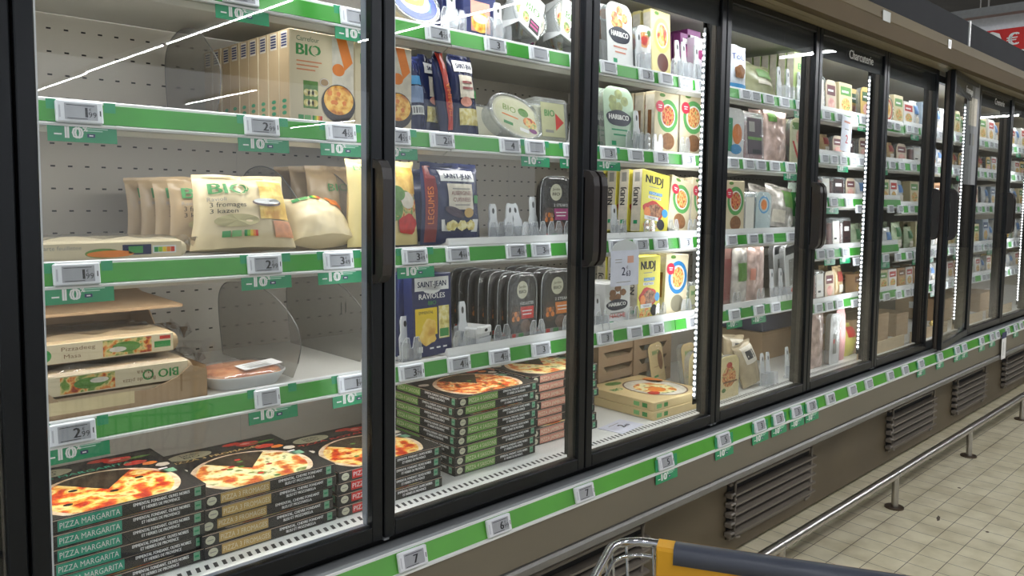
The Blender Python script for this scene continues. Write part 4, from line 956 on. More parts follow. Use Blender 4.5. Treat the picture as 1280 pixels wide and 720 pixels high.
# ---- pushers and front stops
def pusher(h=.105, milky=True, wide=.024):
    m = MB(); M = M_clip if milky else M_clip2
    o = [(-wide/2, .0), (wide/2, .0), (wide/2, h*.50), (wide*.36, h*.60), (wide*.36, h*.90), (wide*.24, h), (-wide*.24, h), (-wide*.36, h*.90), (-wide*.36, h*.60), (-wide/2, h*.50)]
    m.prism(o, 0, .005, M, 'y'); m.box((-wide/2, .005, 0), (wide/2, .012, .008), M); m.box((-wide/2, -.03, 0), (-wide/2+.002, .0, h*.4), M_clip2); m.box((wide/2-.002, -.03, 0), (wide/2, 0, h*.4), M_clip2)
    fr = plane((-wide/2, 0, 0), (1, 0, 0), (0, 0, 1)); m.disc(fr, wide/2, h*.82, wide*.13, h*.075, mat('clip_hole_shade', (60, 60, 58), .7), 1, 12); m.disc(fr, wide/2, h*.30, wide*.18, h*.07, mat('clip_ridge', (186, 190, 194), .4), 1, 12)
    return ('shelf_pusher', m.mesh('shelf_pusher'))
def stop(w=.05, h=.045):
    m = MB(); pts = [(-w/2, 0), (w/2, 0), (w/2, h*.7), (w*.36, h), (w*.14, h), (w*.05, h*.55), (-w*.05, h*.55), (-w*.14, h), (-w*.36, h), (-w/2, h*.7)]
    m.prism(pts, 0, .0018, M_clip2, 'y'); m.box((-w/2, 0, 0), (w/2, .03, .0018), M_clip2)
    e = [(p[0], .001, p[1]) for p in pts[2:]]+[(-w/2, .001, 0)]; m.tube([(w/2, .001, 0)]+e, .0011, M_clip, 5)
    return ('shelf_stop', m.mesh('shelf_stop'))
PUS, PUS2, STO = pusher(.10, True, .032), pusher(.12, True, .030), stop(.055, .055)
PW = {}
def put_pusher(px, z, y, ph, dr, lvl, lean=0, sp=None, tall=None):
    x = px_x(px, y, z); k = PW.get((dr, lvl), 0); PW[dr, lvl] = k+1
    asm(sp or (PUS2 if tall else PUS), (x, y, z), (math.radians(-4), math.radians(lean), 0), f'milky white product pusher, {ORDT[k]} on {SHW.get(lvl, lvl)} behind {DOOR_WORD[dr]}', 'shelf pusher', 'milky shelf pushers')
SW = {}
def put_stop(px, z, y, dr, lvl):
    x = px_x(px, y, z); k = SW.get((dr, lvl), 0); SW[dr, lvl] = k+1
    asm(STO, (x, y, z), (0, 0, 0), f'small clear front stop, {ORDT[k]} on {SHW.get(lvl, lvl)} behind {DOOR_WORD[dr]}', 'shelf stop', 'clear front stops')
for px, ln in ((618, 0), (635, 8), (652, -14), (668, 0), (714, 0)): put_pusher(px, zB, .19+.02*(ln != 0), 0, 2, 'third', ln, None, px in (668, 712))
for px in (622, 632, 662, 674, 694, 714): put_stop(px, zB, .158, 2, 'third')
for px in (508, 580, 716): put_pusher(px, zC, .185, 0, 2, 'fourth', 0, None, px != 508)
for px in (515, 578, 628, 672, 712): put_stop(px, zC, .158, 2, 'fourth')
for px in (716,): put_pusher(px, zA, .17, 0, 2, 'second', 10, None, True)
# ravioles carton
def art_rav(m, F, w, h, d):
    f = F['F']; m.rect(f, w*.07, h*.80, w*.93, h*.96, M_rail, 1); m.disc(f, w*.5, h*.81, w*.22, h*.05, M_rail, 1, 20); m.text(f, w*.5, h*.845, h*.07, 'SAINT-JEAN', M_navybag, 2, 'c', width=w*.72, bold=.03)
    m.text(f, w*.5, h*.70, h*.065, 'RAVIOLES', white, 1, 'c', width=w*.66, bold=.02); m.text(f, w*.5, h*.625, h*.05, 'BIO', M_greenB, 1, 'c', width=w*.20, bold=.03)
    m.rect(f, w*.07, h*.26, w*.62, h*.59, mat('yellow_print', (232, 200, 50), .5), 1); m.text(f, w*.34, h*.52, h*.035, 'EMMENTAL', M_navybag, 2, 'c', width=w*.36)
    m.disc(f, w*.36, h*.24, w*.22, h*.10, M_cheese, 3, 18, wob=.12); m.disc(f, w*.42, h*.36, w*.17, h*.10, M_cheese, 2, 16, wob=.1)
    m.rect(f, w*.66, h*.20, w*.93, h*.60, M_rav, 1); m.rect(f, w*.68, h*.22, w*.91, h*.32, M_greenB, 2)
    m.rect(f, w*.10, h*.06, w*.24, h*.13, white, 1); 
    for i in range(3): m.rect(f, w*(.42+.17*i), h*.085, w*(.52+.17*i), h*.105, white, 1)
xc, w, h = P(514, 566, 343, .175, zC)
asm(carton(w, h, .03, mat('navy_carton', (36, 44, 88), .35, 0, .05), None, art_rav, 'ravioli_carton'), (xc, .172, zC), (math.radians(-2), 0, math.radians(4)), 'navy SAINT-JEAN ravioles carton with yellow emmental panel', 'carton', )
for i in range(2): asm(carton(w, h, .03, mat('navy_carton', (36, 44, 88), .35, 0, .05), None, lambda m, F, w, h, d: None, 'ravioli_carton') if True else 0, (xc-.01, .212+.035*i, zC), (0, 0, 0), f'plain navy carton, {ORD[i+1]} behind the ravioles carton', 'carton')
# white clip-on bracket
m = MB(); m.box((-.035, 0, .028), (.035, .07, .056), M_rail, c=.004); m.prism([(.0, .0), (.045, .0), (.052, .03), (-.006, .03)], -.03, .03, M_clip, 'x'); m.box((-.035, -.012, .040), (.020, .002, .060), M_rail, c=.003); m.disc(plane((0, -.0125, .03), (1, 0, 0), (0, 0, 1)), -.01, .02, .008, .004, M_slot, 1, 12)
xq = px_x(603, .17, zC+.03); asm(('shelf_bracket', m.mesh('shelf_bracket')), (xq, .165, zC), (0, 0, math.radians(18)), 'bulky white plastic pusher head between ravioles carton and black trays', 'shelf bracket')
# ---- black steak trays
_st = {}
def steak_tray(w, h, lab, txt, d=.028):
    key = (round(w, 2), round(h, 2), txt)
    if key in _st: return _st[key]
    t = MB(); n = 28
    def ring(y, k, kk=1.0):
        R = []
        for i in range(n):
            a = 2*PI*i/n; c, s_ = math.cos(a), math.sin(a); R.append(Vector((math.copysign(abs(c)**.45, c)*w/2*k, y, h/2+math.copysign(abs(s_)**.45, s_)*h/2*kk)))
        return R
    t.loft([ring(.004, 1, 1), ring(.007, 1, 1), ring(.008, .93, .95), ring(d, .84, .9)], M_darkbox if lab else M_tray, True, False, True)
    s_ = MB(); f = plane((-w/2, .0025, 0), (1, 0, 0), (0, 0, 1)); pts = [(w*.06, h*.04), (w*.94, h*.04), (w*.94, h*.96), (w*.82, h*.985), (w*.18, h*.985), (w*.06, h*.96)]
    s_.prism([(p[0]-w/2, p[1]) for p in pts], .0025, .004, M_darkbox, 'y')
    s_.disc(f, w*.5, h*.76, w*.19, h*.13, M_cream2, 1, 22); s_.text(f, w*.5, h*.79, h*.04, 'Jardin', M_darkbox, 2, 'c', width=w*.24); s_.text(f, w*.5, h*.71, h*.05, 'BIO', M_darkbox, 2, 'c', width=w*.24, bold=.03)
    s_.text(f, w*.66, h*.54, h*.045, txt, white, 1, 'c', width=w*.46); s_.rect(f, w*.44, h*.33, w*.90, h*.51, lab, 1)
    s_.rect(f, w*.50, h*.44, w*.84, h*.455, white, 2); s_.rect(f, w*.52, h*.39, w*.82, h*.405, white, 2)
    s_.disc(f, w*.28, h*.38, w*.20, h*.15, mat('brown_plate_print', (70, 52, 44), .5), 1, 18)
    for i in range(6): s_.disc(f, w*(.20+.08*(i % 3)), h*(.34+.07*(i//3)), w*.055, h*.04, M_meat if i % 2 else M_orange, 2, 10)
    s_.disc(f, w*.62, h*.22, w*.18, h*.10, mat('warm_grey_patty', (120, 96, 84), .5, 0, .25, 60), 2, 16); s_.rect(f, w*.12, h*.06, w*.88, h*.13, M_grey, 1); s_.rect(f, w*.38, h*.065, w*.55, h*.125, M_greenB, 2); s_.rect(f, w*.16, h*.065, w*.28, h*.125, M_tomato, 2)
    g = MB(); g.loft([ring(.0005, .97, .98), ring(-.004, .9, .93)], M_film, True, False, True); 
    R = ring(.002, 1.01, 1.01); g.tube([(p.x, p.y, p.z) for p in R], .0016, M_tray, 6, closed=True)
    _st[key] = ('burger_tray', [('tray', t.mesh('tray')), ('printed_card', s_.mesh('printed_card')), ('clear_film', g.mesh('clear_film'))]); return _st[key]
xc, w, h = P(676, 714, 221, .172, zB)
row(steak_tray(w, h, M_magenta, '2 STEAKS'), xc, .172, zB, 1, 0, 'black burger tray with magenta band alone on third shelf', 'burger tray', None)
xc, w, h = P(635, 671, 342, .172, zC)
row(steak_tray(w, h, M_redp, '4 BOULETTES'), xc, .172, zC, 7, .038, 'black vegetable ball tray with red band', 'burger tray', 'red band trays', dx=-.0005)
xc, w, h = P(677, 716, 337, .172, zC)
row(steak_tray(w, h, M_orange, '2 STEAKS'), xc, .172, zC, 5, .038, 'black burger tray with orange band', 'burger tray', 'orange band trays')
# ---- tubs
def tub(w, h, t, lid, art=None, body=M_tray, name='tub', p=2.2):
    """round or oval tub standing on its edge, lid facing out"""
    n = 40
    def ring(y, k):
        R = []
        for i in range(n):
            a = 2*PI*i/n; c, s_ = math.cos(a), math.sin(a); R.append(Vector((math.copysign(abs(c)**(2/p), c)*w/2*k, y, h/2+math.copysign(abs(s_)**(2/p), s_)*h/2*k)))
        return R
    b = MB(); b.loft([ring(.006, .97), ring(t, .78)], body, True, False, True)
    l = MB(); l.loft([ring(.008, 1.0), ring(.001, 1.0), ring(0, .985), ring(0, .90), ring(.003, .88)], M_tray, True, False, False); l.loft([ring(.0032, .89), ring(.003, .001)], lid, False, False, False)
    f = plane((-w/2, .0028, 0), (1, 0, 0), (0, 0, 1))
    if art: art(l, f, w, h)
    return (name, [('body', b.mesh('body')), ('lid', l.mesh('lid'))])
zS = SH['top']+.0005
def art_blue(m, f, w, h):
    m.ring(f, w*.5, h*.5, w*.44, h*.42, w*.13, mat('royal_blue_print', (44, 66, 140), .4), 1, 36); m.disc(f, w*.5, h*.52, w*.30, h*.28, white, 2, 28); m.disc(f, w*.46, h*.56, w*.25, h*.18, M_orange, 3, 24, wob=.05); m.disc(f, w*.44, h*.58, w*.16, h*.10, M_pasta, 4, 18)
    m.text(f, w*.8, h*.4, h*.10, 'TARAMA', M_blue, 5, 'c', width=w*.22, rot=1.2)
xc, w, h = P(494, 560, -44, .17, zS)
asm(tub(w, .115, .06, M_rail, art_blue, M_cream3, 'spread_tub'), (xc, .172, zS), (math.radians(-22), 0, math.radians(4)), 'oval blue ringed tub with orange food picture on the top shelf', 'tub')
def art_souf(m, F, w, h, d):
    f = F['F']; m.text(f, w*.5, h*.70, h*.085, 'SOUFFLES', white, 1, 'c', width=w*.7); m.text(f, w*.5, h*.60, h*.06, 'BIO', M_greenB, 1, 'c', width=w*.18, bold=.05); m.rect(f, w*.22, h*.10, w*.80, h*.56, M_pink, 1); m.disc(f, w*.5, h*.25, w*.27, h*.16, M_pasta, 2, 20); m.disc(f, w*.5, h*.30, w*.23, h*.07, M_mush, 3, 18)
    m.rect(F['L'], .001, .001, d-.001, h-.001, mat('navy_carton', (36, 44, 88), .35, 0, .05), 1)
xc, w, h = P(578, 622, -40, .18, zS)
asm(carton(w, .16, .05, mat('navy_carton', (36, 44, 88), .35, 0, .05), None, art_souf, 'souffle_carton'), (xc, .178, zS), (math.radians(-3), 0, math.radians(4)), 'navy soufflés carton with pink food panel on the top shelf', 'carton')
asm(carton(w, .16, .05, mat('navy_carton', (36, 44, 88), .35, 0, .05), None, lambda m, F, w, h, d: None, 'souffle_carton'), (xc-.01, .245, zS), (0, 0, 0), 'plain navy carton behind the soufflés carton', 'carton')
def sleeve_tub(w, h, sd):
    nm, parts = tub(w, h, .06, M_mush, lambda m, f, w, h: (m.disc(f, w*.3, h*.4, w*.2, h*.2, M_grat, 2, 16), m.disc(f, w*.75, h*.5, w*.12, h*.15, M_leaf, 2, 14)), M_tray, 'salad_tub', 2.0)
    s = MB(); s.box((-w*.30, -.004, h*.02), (w*.30, -.001, h*.98), M_rail); f = plane((-w*.30, -.004, h*.02), (1, 0, 0), (0, 0, 1)); W_ = w*.6; H_ = h*.96
    s.box((-w*.30, -.004, h*.975), (w*.30, .064, h*.985), M_rail); s.box((-w*.30, -.001, h*.02), (-w*.298, .06, h*.98), M_rail); s.box((w*.298, -.001, h*.02), (w*.30, .06, h*.98), M_rail)
    s.text(f, W_*.5, H_*.86, H_*.06, 'Pure', M_darkbox, 1, 'c', width=W_*.28); s.text(f, W_*.5, H_*.77, H_*.06, 'Mediterra', M_darkbox, 1, 'c', width=W_*.55); s.text(f, W_*.5, H_*.50, H_*.19, 'BIO', M_leaf, 1, 'c', width=W_*.66, bold=.02)
    s.rect(f, W_*.44, H_*.06, W_*.94, H_*.34, M_darkbox, 1); s.rect(f, W_*.50, H_*.24, W_*.88, H_*.29, M_magenta, 2); s.rect(f, W_*.50, H_*.14, W_*.88, H_*.20, M_magenta, 2); s.disc(f, W_*.25, H_*.26, W_*.17, H_*.14, M_grat, 1, 14)
    return (nm, parts+[('sleeve', s.mesh('sleeve'), 'white card sleeve reading BIO')])
for i, (pl, pr_, pt, ln) in enumerate(((628, 692, 10, 28), (683, 742, 0, 20))):
    xc, w, h = P(pl, pr_, pt, .18, zS); w = w*.72; 
    asm(sleeve_tub(w, w*.92, i), (xc-.005, .180, zS+.016), (math.radians(-14), math.radians(ln), 0), ['round salad tub with tilted white BIO sleeve beside the navy soufflés carton', 'round salad tub with white BIO sleeve next to the dark door post'][i], 'tub', 'sleeved salad tubs')
for i in range(2): asm(sleeve_tub(.11, .10, i), (px_x(655+50*i, .27, zS+.05), .265, zS+.010), (math.radians(-14), math.radians(20-30*i), 0), f'salad tub standing behind the {["tilted", "post side"][i]} BIO tub', 'tub', 'sleeved salad tubs')
for i, px in enumerate((563, 572, 618)): put_stop(px, zS, .158, 2, 'top')
for px in (566, 624): put_pusher(px, zS, .175, 0, 2, 'top')
def art_oval(m, f, w, h):
    m.disc(f, w*.5, h*.5, w*.40, h*.38, mat('pale_olive_lid', (206, 206, 172), .4), 1, 30); m.text(f, w*.36, h*.56, h*.14, 'BIO', mat('olive_text', (120, 150, 70), .5), 2, 'c', width=w*.24); m.rect(f, w*.22, h*.44, w*.52, h*.47, M_orange, 2); m.disc(f, w*.62, h*.66, w*.10, h*.10, M_leaf, 2, 14); m.disc(f, w*.74, h*.46, w*.13, h*.13, M_grat, 3, 16); m.rect(f, w*.25, h*.24, w*.42, h*.31, M_greenB, 2); m.rect(f, w*.55, h*.2, w*.72, h*.28, white, 2); m.disc(f, w*.8, h*.30, w*.08, h*.06, M_purple, 2, 12)
xc, w, h = P(612, 681, 119, .17, zA)
asm(tub(w*1.0, h*1.0, .055, mat('pale_lid', (214, 212, 188), .4), art_oval, M_tray, 'houmous_tub'), (xc, .168, zA+.002), (math.radians(-16), math.radians(12), 0), 'oval clear houmous tub with pale lid leaning on second shelf', 'tub', 'houmous tubs')
for i in range(3): asm(tub(w*.95, h*.9, .05, mat('pale_lid', (214, 212, 188), .4), None, M_tray, 'houmous_tub') if i == 0 else ('houmous_tub', [('body', _hb), ('lid', _hl)]), (xc+.0, .245+.07*i, zA+.002), (math.radians(-8), 0, 0), f'oval houmous tub, {ORD[i+1]} in the row behind the leaning one', 'tub', 'houmous tubs') if i else globals().update(dict(zip(('_hb', '_hl'), [p[1] for p in tub(w*.95, h*.9, .05, mat('pale_lid', (214, 212, 188), .4), None, M_tray, 'houmous_tub')[1]])))
# clear salad box
def clear_box(w, h, d, fill, lab, name='salad_box', art=None):
    t = MB(); t.box((-w/2+.004, .006, .004), (w/2-.004, d-.004, h*.82), fill, c=.006)
    c = MB(); c.box((-w/2, 0, 0), (w/2, d, h), M_tray, c=.006); c.tube([(-w/2, .0, h*.9), (w/2, .0, h*.9)], .0018, M_tray, 6)
    l = MB(); l.box((-w*.36, -.0012, h*.12), (w*.36, -.0002, h*.88), lab); f = plane((-w*.36, -.0012, h*.12), (1, 0, 0), (0, 0, 1))
    if art: art(l, f, w*.72, h*.76)
    return (name, [('food', t.mesh('food')), ('clear_shell', c.mesh('clear_shell')), ('label', l.mesh('label'))])
def art_sb(m, f, w, h): m.text(f, w*.35, h*.6, h*.2, 'BIO', M_greenB, 1, 'c', width=w*.42, bold=.03); m.disc(f, w*.72, h*.45, w*.24, h*.3, M_tomato, 1, 3); m.rect(f, w*.15, h*.12, w*.5, h*.2, M_grey, 1)
xc, w, h = P(672, 712, 124, .18, zA)
row(clear_box(w, h, .05, mat('pale_olive_lid', (206, 206, 172), .4), mat('sage_label', (190, 190, 150), .5), 'salad_box', art_sb), xc, .178, zA, 3, .06, 'clear salad box with sage label and red corner', 'salad box', 'sage label salad boxes', rot=(math.radians(-6), 0, 0))

# ================================================================== third glass door
def card_pack(w, h, top, textcol, txt, art, name='card_pack', cardm=M_rail, d=.028, film=True):
    """card with arched top in a clear blister"""
    s_ = MB(); n = 10; r = w*.28
    pts = [(-w/2, 0), (w/2, 0), (w/2, h-r)]+[(w/2-r+r*math.cos(a), h-r+r*math.sin(a)) for a in [PI/2*k/n for k in range(1, n+1)]]+[(-w/2+r+r*math.cos(a), h-r+r*math.sin(a)) for a in [PI/2+PI/2*k/n for k in range(0, n)]]+[(-w/2, h-r)]
    s_.prism(pts, .004, .006, cardm, 'y'); f = plane((-w/2, .004, 0), (1, 0, 0), (0, 0, 1)); art(s_, f, w, h)
    t = MB(); t.prism([(x*.94, z*.97+.003) for x, z in pts], .006, d, M_tray, 'y')
    parts = [('printed_card', s_.mesh('printed_card')), ('clear_tray', t.mesh('clear_tray'))]
    if film:
        g = MB(); nx, ny = 10, 14; v = [((i/nx-.5)*w*.96, -.001-.005*math.sin(PI*i/nx)*math.sin(PI*j/ny)+.003*noise.noise(Vector((i*.8, j*.7, w*50))), h*(.03+.94*j/ny)) for j in range(ny+1) for i in range(nx+1)]
        g.add(v, [(j*(nx+1)+i, j*(nx+1)+i+1, (j+1)*(nx+1)+i+1, (j+1)*(nx+1)+i) for j in range(ny) for i in range(nx)], M_film, True); parts.append(('clear_film', g.mesh('clear_film')))
    return (name, parts)
def art_hari(food, sub):
    def a(m, f, w, h):
        for q in range(5): m.disc(f, w*(.30+.20*(q % 3)), h*(.68+.10*(q//2)), w*.13, h*.08, food, 1+q*.1, 14, wob=.05)
        m.disc(f, w*.48, h*.50, w*.42, h*.13, mat('dark_blue_oval', (38, 42, 58), .4), 2, 24, wob=.03); m.text(f, w*.48, h*.475, h*.085, 'HARI&CO', white, 3, 'c', width=w*.66, bold=.07)
        m.rect(f, w*.22, h*.30, w*.75, h*.325, sub, 2); m.rect(f, w*.28, h*.22, w*.7, h*.245, sub, 2); m.rect(f, w*.2, h*.06, w*.35, h*.13, M_greenC, 2)
    return a
def art_circle(ring, food, win=M_brown, red=True):
    def a(m, F, w, h, d):
        f = F['F']; m.ring(f, w*.54, h*.62, w*.42, h*.27, w*.11, ring, 1, 30); m.disc(f, w*.56, h*.62, w*.27, h*.17, food, 2, 20, wob=.05)
        m.ring(f, w*.54, h*.62, w*.29, h*.19, w*.03, white, 3, 26)
        if red: m.disc(f, w*.20, h*.76, w*.17, h*.095, mat('crimson_roundel', (204, 44, 70), .45), 4, 18); m.rect(f, w*.12, h*.77, w*.28, h*.785, white, 5); m.rect(f, w*.14, h*.735, w*.26, h*.75, white, 5)
        m.disc(f, w*.56, h*.20, w*.30, h*.155, win, 1, 22); m.ring(f, w*.56, h*.20, w*.30, h*.155, w*.02, M_card2, 2, 22); m.disc(f, w*.3, h*.95, w*.12, h*.03, M_leaf, 1, 10)
        m.rect(F['L'], .001, h*.05, d-.001, h*.95, M_mush, 1); m.rect(F['L'], d*.3, h*.3, d*.7, h*.7, M_brown, 2)
    return a
def art_nudj(m, F, w, h, d):
    f = F['F']; m.text(f, w*.44, h*.80, h*.13, 'NUDJ', M_ink, 1, 'c', width=w*.62, bold=.06); m.rect(f, w*.25, h*.74, w*.62, h*.752, M_grey, 1)
    m.rect(f, w*.26, h*.62, w*.74, h*.67, M_blue, 1); m.text(f, w*.5, h*.628, h*.035, '3 GALETTES', white, 2, 'c', width=w*.42); m.rect(f, w*.24, h*.555, w*.70, h*.60, M_rail, 1); m.text(f, w*.47, h*.562, h*.032, 'VEGETALES', M_ink, 2, 'c', width=w*.4)
    m.disc(f, w*.45, h*.37, w*.38, h*.15, M_tomato, 1, 22, wob=.08); m.disc(f, w*.52, h*.37, w*.27, h*.11, M_meat, 2, 18, wob=.06); m.disc(f, w*.22, h*.33, w*.12, h*.08, M_orange, 3, 12, wob=.1); m.disc(f, w*.35, h*.12, w*.26, h*.09, M_grat, 2, 14); m.disc(f, w*.72, h*.16, w*.14, h*.09, M_ink, 3, 16)
    m.rect(f, w*.12, h*.21, w*.62, h*.27, white, 4); m.text(f, w*.37, h*.22, h*.035, 'TENDRE', M_ink, 5, 'c', width=w*.3); m.disc(f, w*.86, h*.36, w*.11, h*.07, M_blue, 3, 16)
    l = F['L']; m.rect(l, .001, .001, d-.001, h-.001, M_mush, 1); m.rect(l, d*.25, h*.80, d*.75, h*.95, M_grey, 2); m.text(l, d*.66, h*.42, d*.5, 'NUDJ', M_ink, 2, 'l', width=h*.28, rot=PI/2, bold=.05); m.rect(l, d*.3, h*.12, d*.7, h*.18, M_greenC, 2)
def put(spec_fn, pl, pr_, pt, z, y, label, cat, n=1, dy=.05, group=None, rot=(0, 0, 0), sw=1, dx=0):
    xc, w, h = P(pl, pr_, pt, y, z); sp = spec_fn(w*sw*.965, h); row(sp, xc, y, z, n, dy, label, cat, group, rot, dx=dx); return sp
C_ = lambda w, h, d, base, art, name='carton': carton(w, h, d, base, None, art, name)
rd = math.radians
M_peach = ramp_mat('peach_picture', [(.36, (176, 84, 40)), (.47, (226, 140, 70)), (.56, (240, 196, 130)), (.66, (150, 150, 70))], 90)
M_peachr = ramp_mat('nugget_picture', [(.38, (150, 84, 34)), (.48, (214, 140, 66)), (.56, (232, 182, 112)), (.66, (176, 110, 50))], 55)
M_toms = ramp_mat('tomato_dish_picture', [(.36, (120, 40, 24)), (.46, (196, 70, 40)), (.55, (226, 150, 90)), (.66, (110, 120, 50))], 90)
# top shelf
put(lambda w, h: card_pack(w, h, None, None, '', art_hari(M_peachr, M_pink), film=False), 760, 796, 3, zS, .17, 'arched HARI&CO pack with orange nuggets, top shelf', 'card pack', 2, .05, 'arched nugget packs', (rd(-4), 0, rd(4)))
put(lambda w, h: card_pack(w, h, None, None, '', lambda m, f, w, h: (m.rect(f, w*.1, h*.45, w*.9, h*.75, M_brown, 1), m.disc(f, w*.5, h*.85, w*.3, h*.08, M_orange, 1))), 746, 764, 5, zS, .22, 'brown arched card pack by the dark post', 'card pack', 2, .05, 'brown arched packs')
put(lambda w, h: card_pack(w, h, None, None, '', lambda m, f, w, h: (m.disc(f, w*.5, h*.7, w*.4, h*.17, M_peach, 1), m.disc(f, w*.5, h*.68, w*.25, h*.1, M_tomato, 2), m.disc(f, w*.8, h*.85, w*.14, h*.07, M_leaf, 3))), 797, 815, 32, zS, .17, 'narrow pack with peach roundel beside the yellow carton', 'card pack', 3, .045, 'narrow peach packs')
put(lambda w, h: C_(w, h, .028, mat('pale_yellow_carton', (232, 218, 150), .45, 0, .04), art_circle(mat('lemon_ring', (232, 214, 110), .45), M_pizza, mat('dark_red_window', (96, 50, 44), .35), False)), 814, 841, 14, zS, .172, 'pale yellow carton with dark window on top shelf', 'carton', 3, .034, 'pale yellow cartons', (rd(-3), 0, rd(3)))
for i, (a, b_, t) in enumerate(((851, 862, 42), (860, 873, 38), (869, 882, 48))):
    put(lambda w, h: C_(w*1.3, h, .03, M_purple if i < 2 else mat('lilac_white_carton', (222, 206, 224), .45), lambda m, F, w, h, d: (m.rect(F['F'], w*.15, h*.1, w*.9, h*.35, M_rail, 1), m.disc(F['F'], w*.5, h*.65, w*.3, h*.1, M_magenta, 2), m.rect(F['F'], w*.2, h*.8, w*.8, h*.9, white, 1))), a, b_, t, zS, .20+.03*(i < 2), f'{["purple carton with white base band", "purple carton in the middle of three", "lilac white carton by the LED bar"][i]} on top shelf', 'carton', 3, .035, f'{["purple banded", "middle purple", "lilac white"][i]} cartons')
for px in (800, 848, 856, 872): put_pusher(px, zS, .165, 0, 3, 'top', 0, None, True)
for px in (806, 845, 852, 866, 876): put_stop(px, zS, .155, 3, 'top')
# second shelf
put(lambda w, h: card_pack(w, h, None, None, '', art_hari(mat('sage_food', (150, 160, 110), .5, 0, .3, 50), M_greenC), cardm=mat('mint_card', (178, 202, 178), .4), film=False), 757, 798, 108, zA, .17, 'glossy mint HARI&CO pack with sage picture on second shelf', 'card pack', 3, .05, 'mint card packs', (rd(-5), 0, rd(3)))
for i, (a, b_, t) in enumerate(((817, 848, 116), (849, 880, 118))):
    put(lambda w, h: C_(w, h, .036, M_card2, art_circle(mat('ring_green', (88, 158, 84), .45), M_toms if i == 0 else M_peach)), a, b_, t, zA, .17, ['cream carton with green ring and tomato picture', 'cream carton with green ring and peach picture'][i]+' on second shelf', 'carton', 6 if i == 0 else 4, .042, ['tomato ring cartons', 'peach ring cartons'][i])
put_pusher(797, zA, .17, 0, 3, 'second', 0, None, True)
for px in (790, 806, 822, 856, 880): put_stop(px, zA, .155, 3, 'second')
# third shelf
put(lambda w, h: C_(w, h, .036, M_yel, art_nudj), 796, 838, 219, zB, .17, 'yellow NUDJ galettes carton leaning on third shelf', 'carton', 5, .044, 'yellow galettes cartons', (rd(-3), rd(7), rd(2)), .90, -.002)
for i, (a, b_, t, ln) in enumerate(((831, 862, 228, 14), (862, 884, 226, 8))):
    put(lambda w, h: C_(w, h, .034, M_card2, art_circle(mat('ring_green', (88, 158, 84), .45), M_peach)), a, b_, t, zB, .175, ['cream ringed carton leaning sideways', 'cream ringed carton close to the LED bar'][i]+' on third shelf', 'carton', 4, .042, ['leaning ringed cartons', 'ringed cartons by the LED bar'][i], (rd(-4), rd(ln), 0), .88)
put_pusher(769, zB, .168, 0, 3, 'third')
for px in (776, 812, 842, 866): put_stop(px, zB, .155, 3, 'third')
# fourth shelf
put(lambda w, h: C_(w, h, .036, M_rail, lambda m, F, w, h, d: (art_hari(M_brown, M_grey)(m, F['F'], w, h), m.text(F['F'], w*.5, h*.20, h*.10, 'HACHE', M_redp, 4, 'c', width=w*.6))), 755, 788, 354, zC, .17, 'white HARI&CO haché carton under the hanging offer card', 'carton', 3, .042, 'white haché cartons')
put(lambda w, h: C_(w, h, .036, M_yel, art_nudj), 796, 825, 320, zC, .17, 'yellow NUDJ galettes carton upright on fourth shelf', 'carton', 4, .042, 'yellow galettes cartons, lower')
put(lambda w, h: C_(w, h, .034, M_card2, art_circle(mat('ring_blue', (44, 120, 176), .45), M_peach, mat('grey_lentil_window', (130, 124, 104), .5))), 829, 858, 319, zC, .17, 'cream carton with blue ring on fourth shelf', 'carton', 4, .042, 'blue ring cartons', (0, rd(3), 0))
put(lambda w, h: clear_box(w, h, .05, M_leaf, mat('sage_label', (190, 190, 150), .5), 'salad_box', art_sb), 858, 879, 352, zC, .18, 'small clear box with green filling near the LED bar', 'salad box', 3, .055, 'small green boxes')
for px in (752, 792, 826, 858, 876): put_stop(px, zC, .155, 3, 'fourth')
for px in (748,): put_pusher(px, zC, .165, 0, 3, 'fourth')
# hanging offer card 2.63
xo = px_x(762, .12, .98); wo = px_x(797, .12, .98)-xo; zo = px_z(357, xo+wo/2, .12); ho = px_z(313, xo+wo/2, .12)-zo
m = MB(); m.box((0, -.001, 0), (wo, 0, ho), mat('white_offer_card', (222, 224, 240), .4), c=.0003); f = plane((0, -.001, 0), (1, 0, 0), (0, 0, 1)); m.text(f, wo*.50, ho*.30, ho*.24, '2', M_navybag, 1, 'r', bold=.03); m.text(f, wo*.54, ho*.27, ho*.16, '63', M_navybag, 1, 'l', bold=.03); m.text(f, wo*.55, ho*.47, ho*.09, '€', M_navybag, 1, 'l')
m.rect(f, wo*.15, ho*.74, wo*.38, ho*.76, M_grey, 1); m.rect(f, wo*.15, ho*.66, wo*.38, ho*.68, M_grey, 1); m.rect(f, wo*.58, ho*.64, wo*.8, ho*.84, mat('peach_square', (226, 170, 150), .5), 1); m.rect(f, wo*.2, ho*.10, wo*.7, ho*.12, M_grey, 1)
b2 = MB(); 
a_ = [(wo*.05, ho)]+[(wo*.5+wo*.45*math.cos(t), ho+ho*.30*math.sin(t)) for t in [PI-PI*k/14 for k in range(15)]]+[(wo*.95, ho)]
b2.prism(a_[::-1], .0005, .002, M_clip, 'y'); b2.box((wo*.35, .002, ho*.9), (wo*.65, .02, ho*.94), M_clip)
asm(('hanging_price_card', [('card', m.mesh('card')), ('clear_holder', b2.mesh('clear_holder'))]), (xo, .118, zo), (0, 0, 0), 'white offer card reading 2 € 63 hanging from third shelf in clear holder', 'offer card')
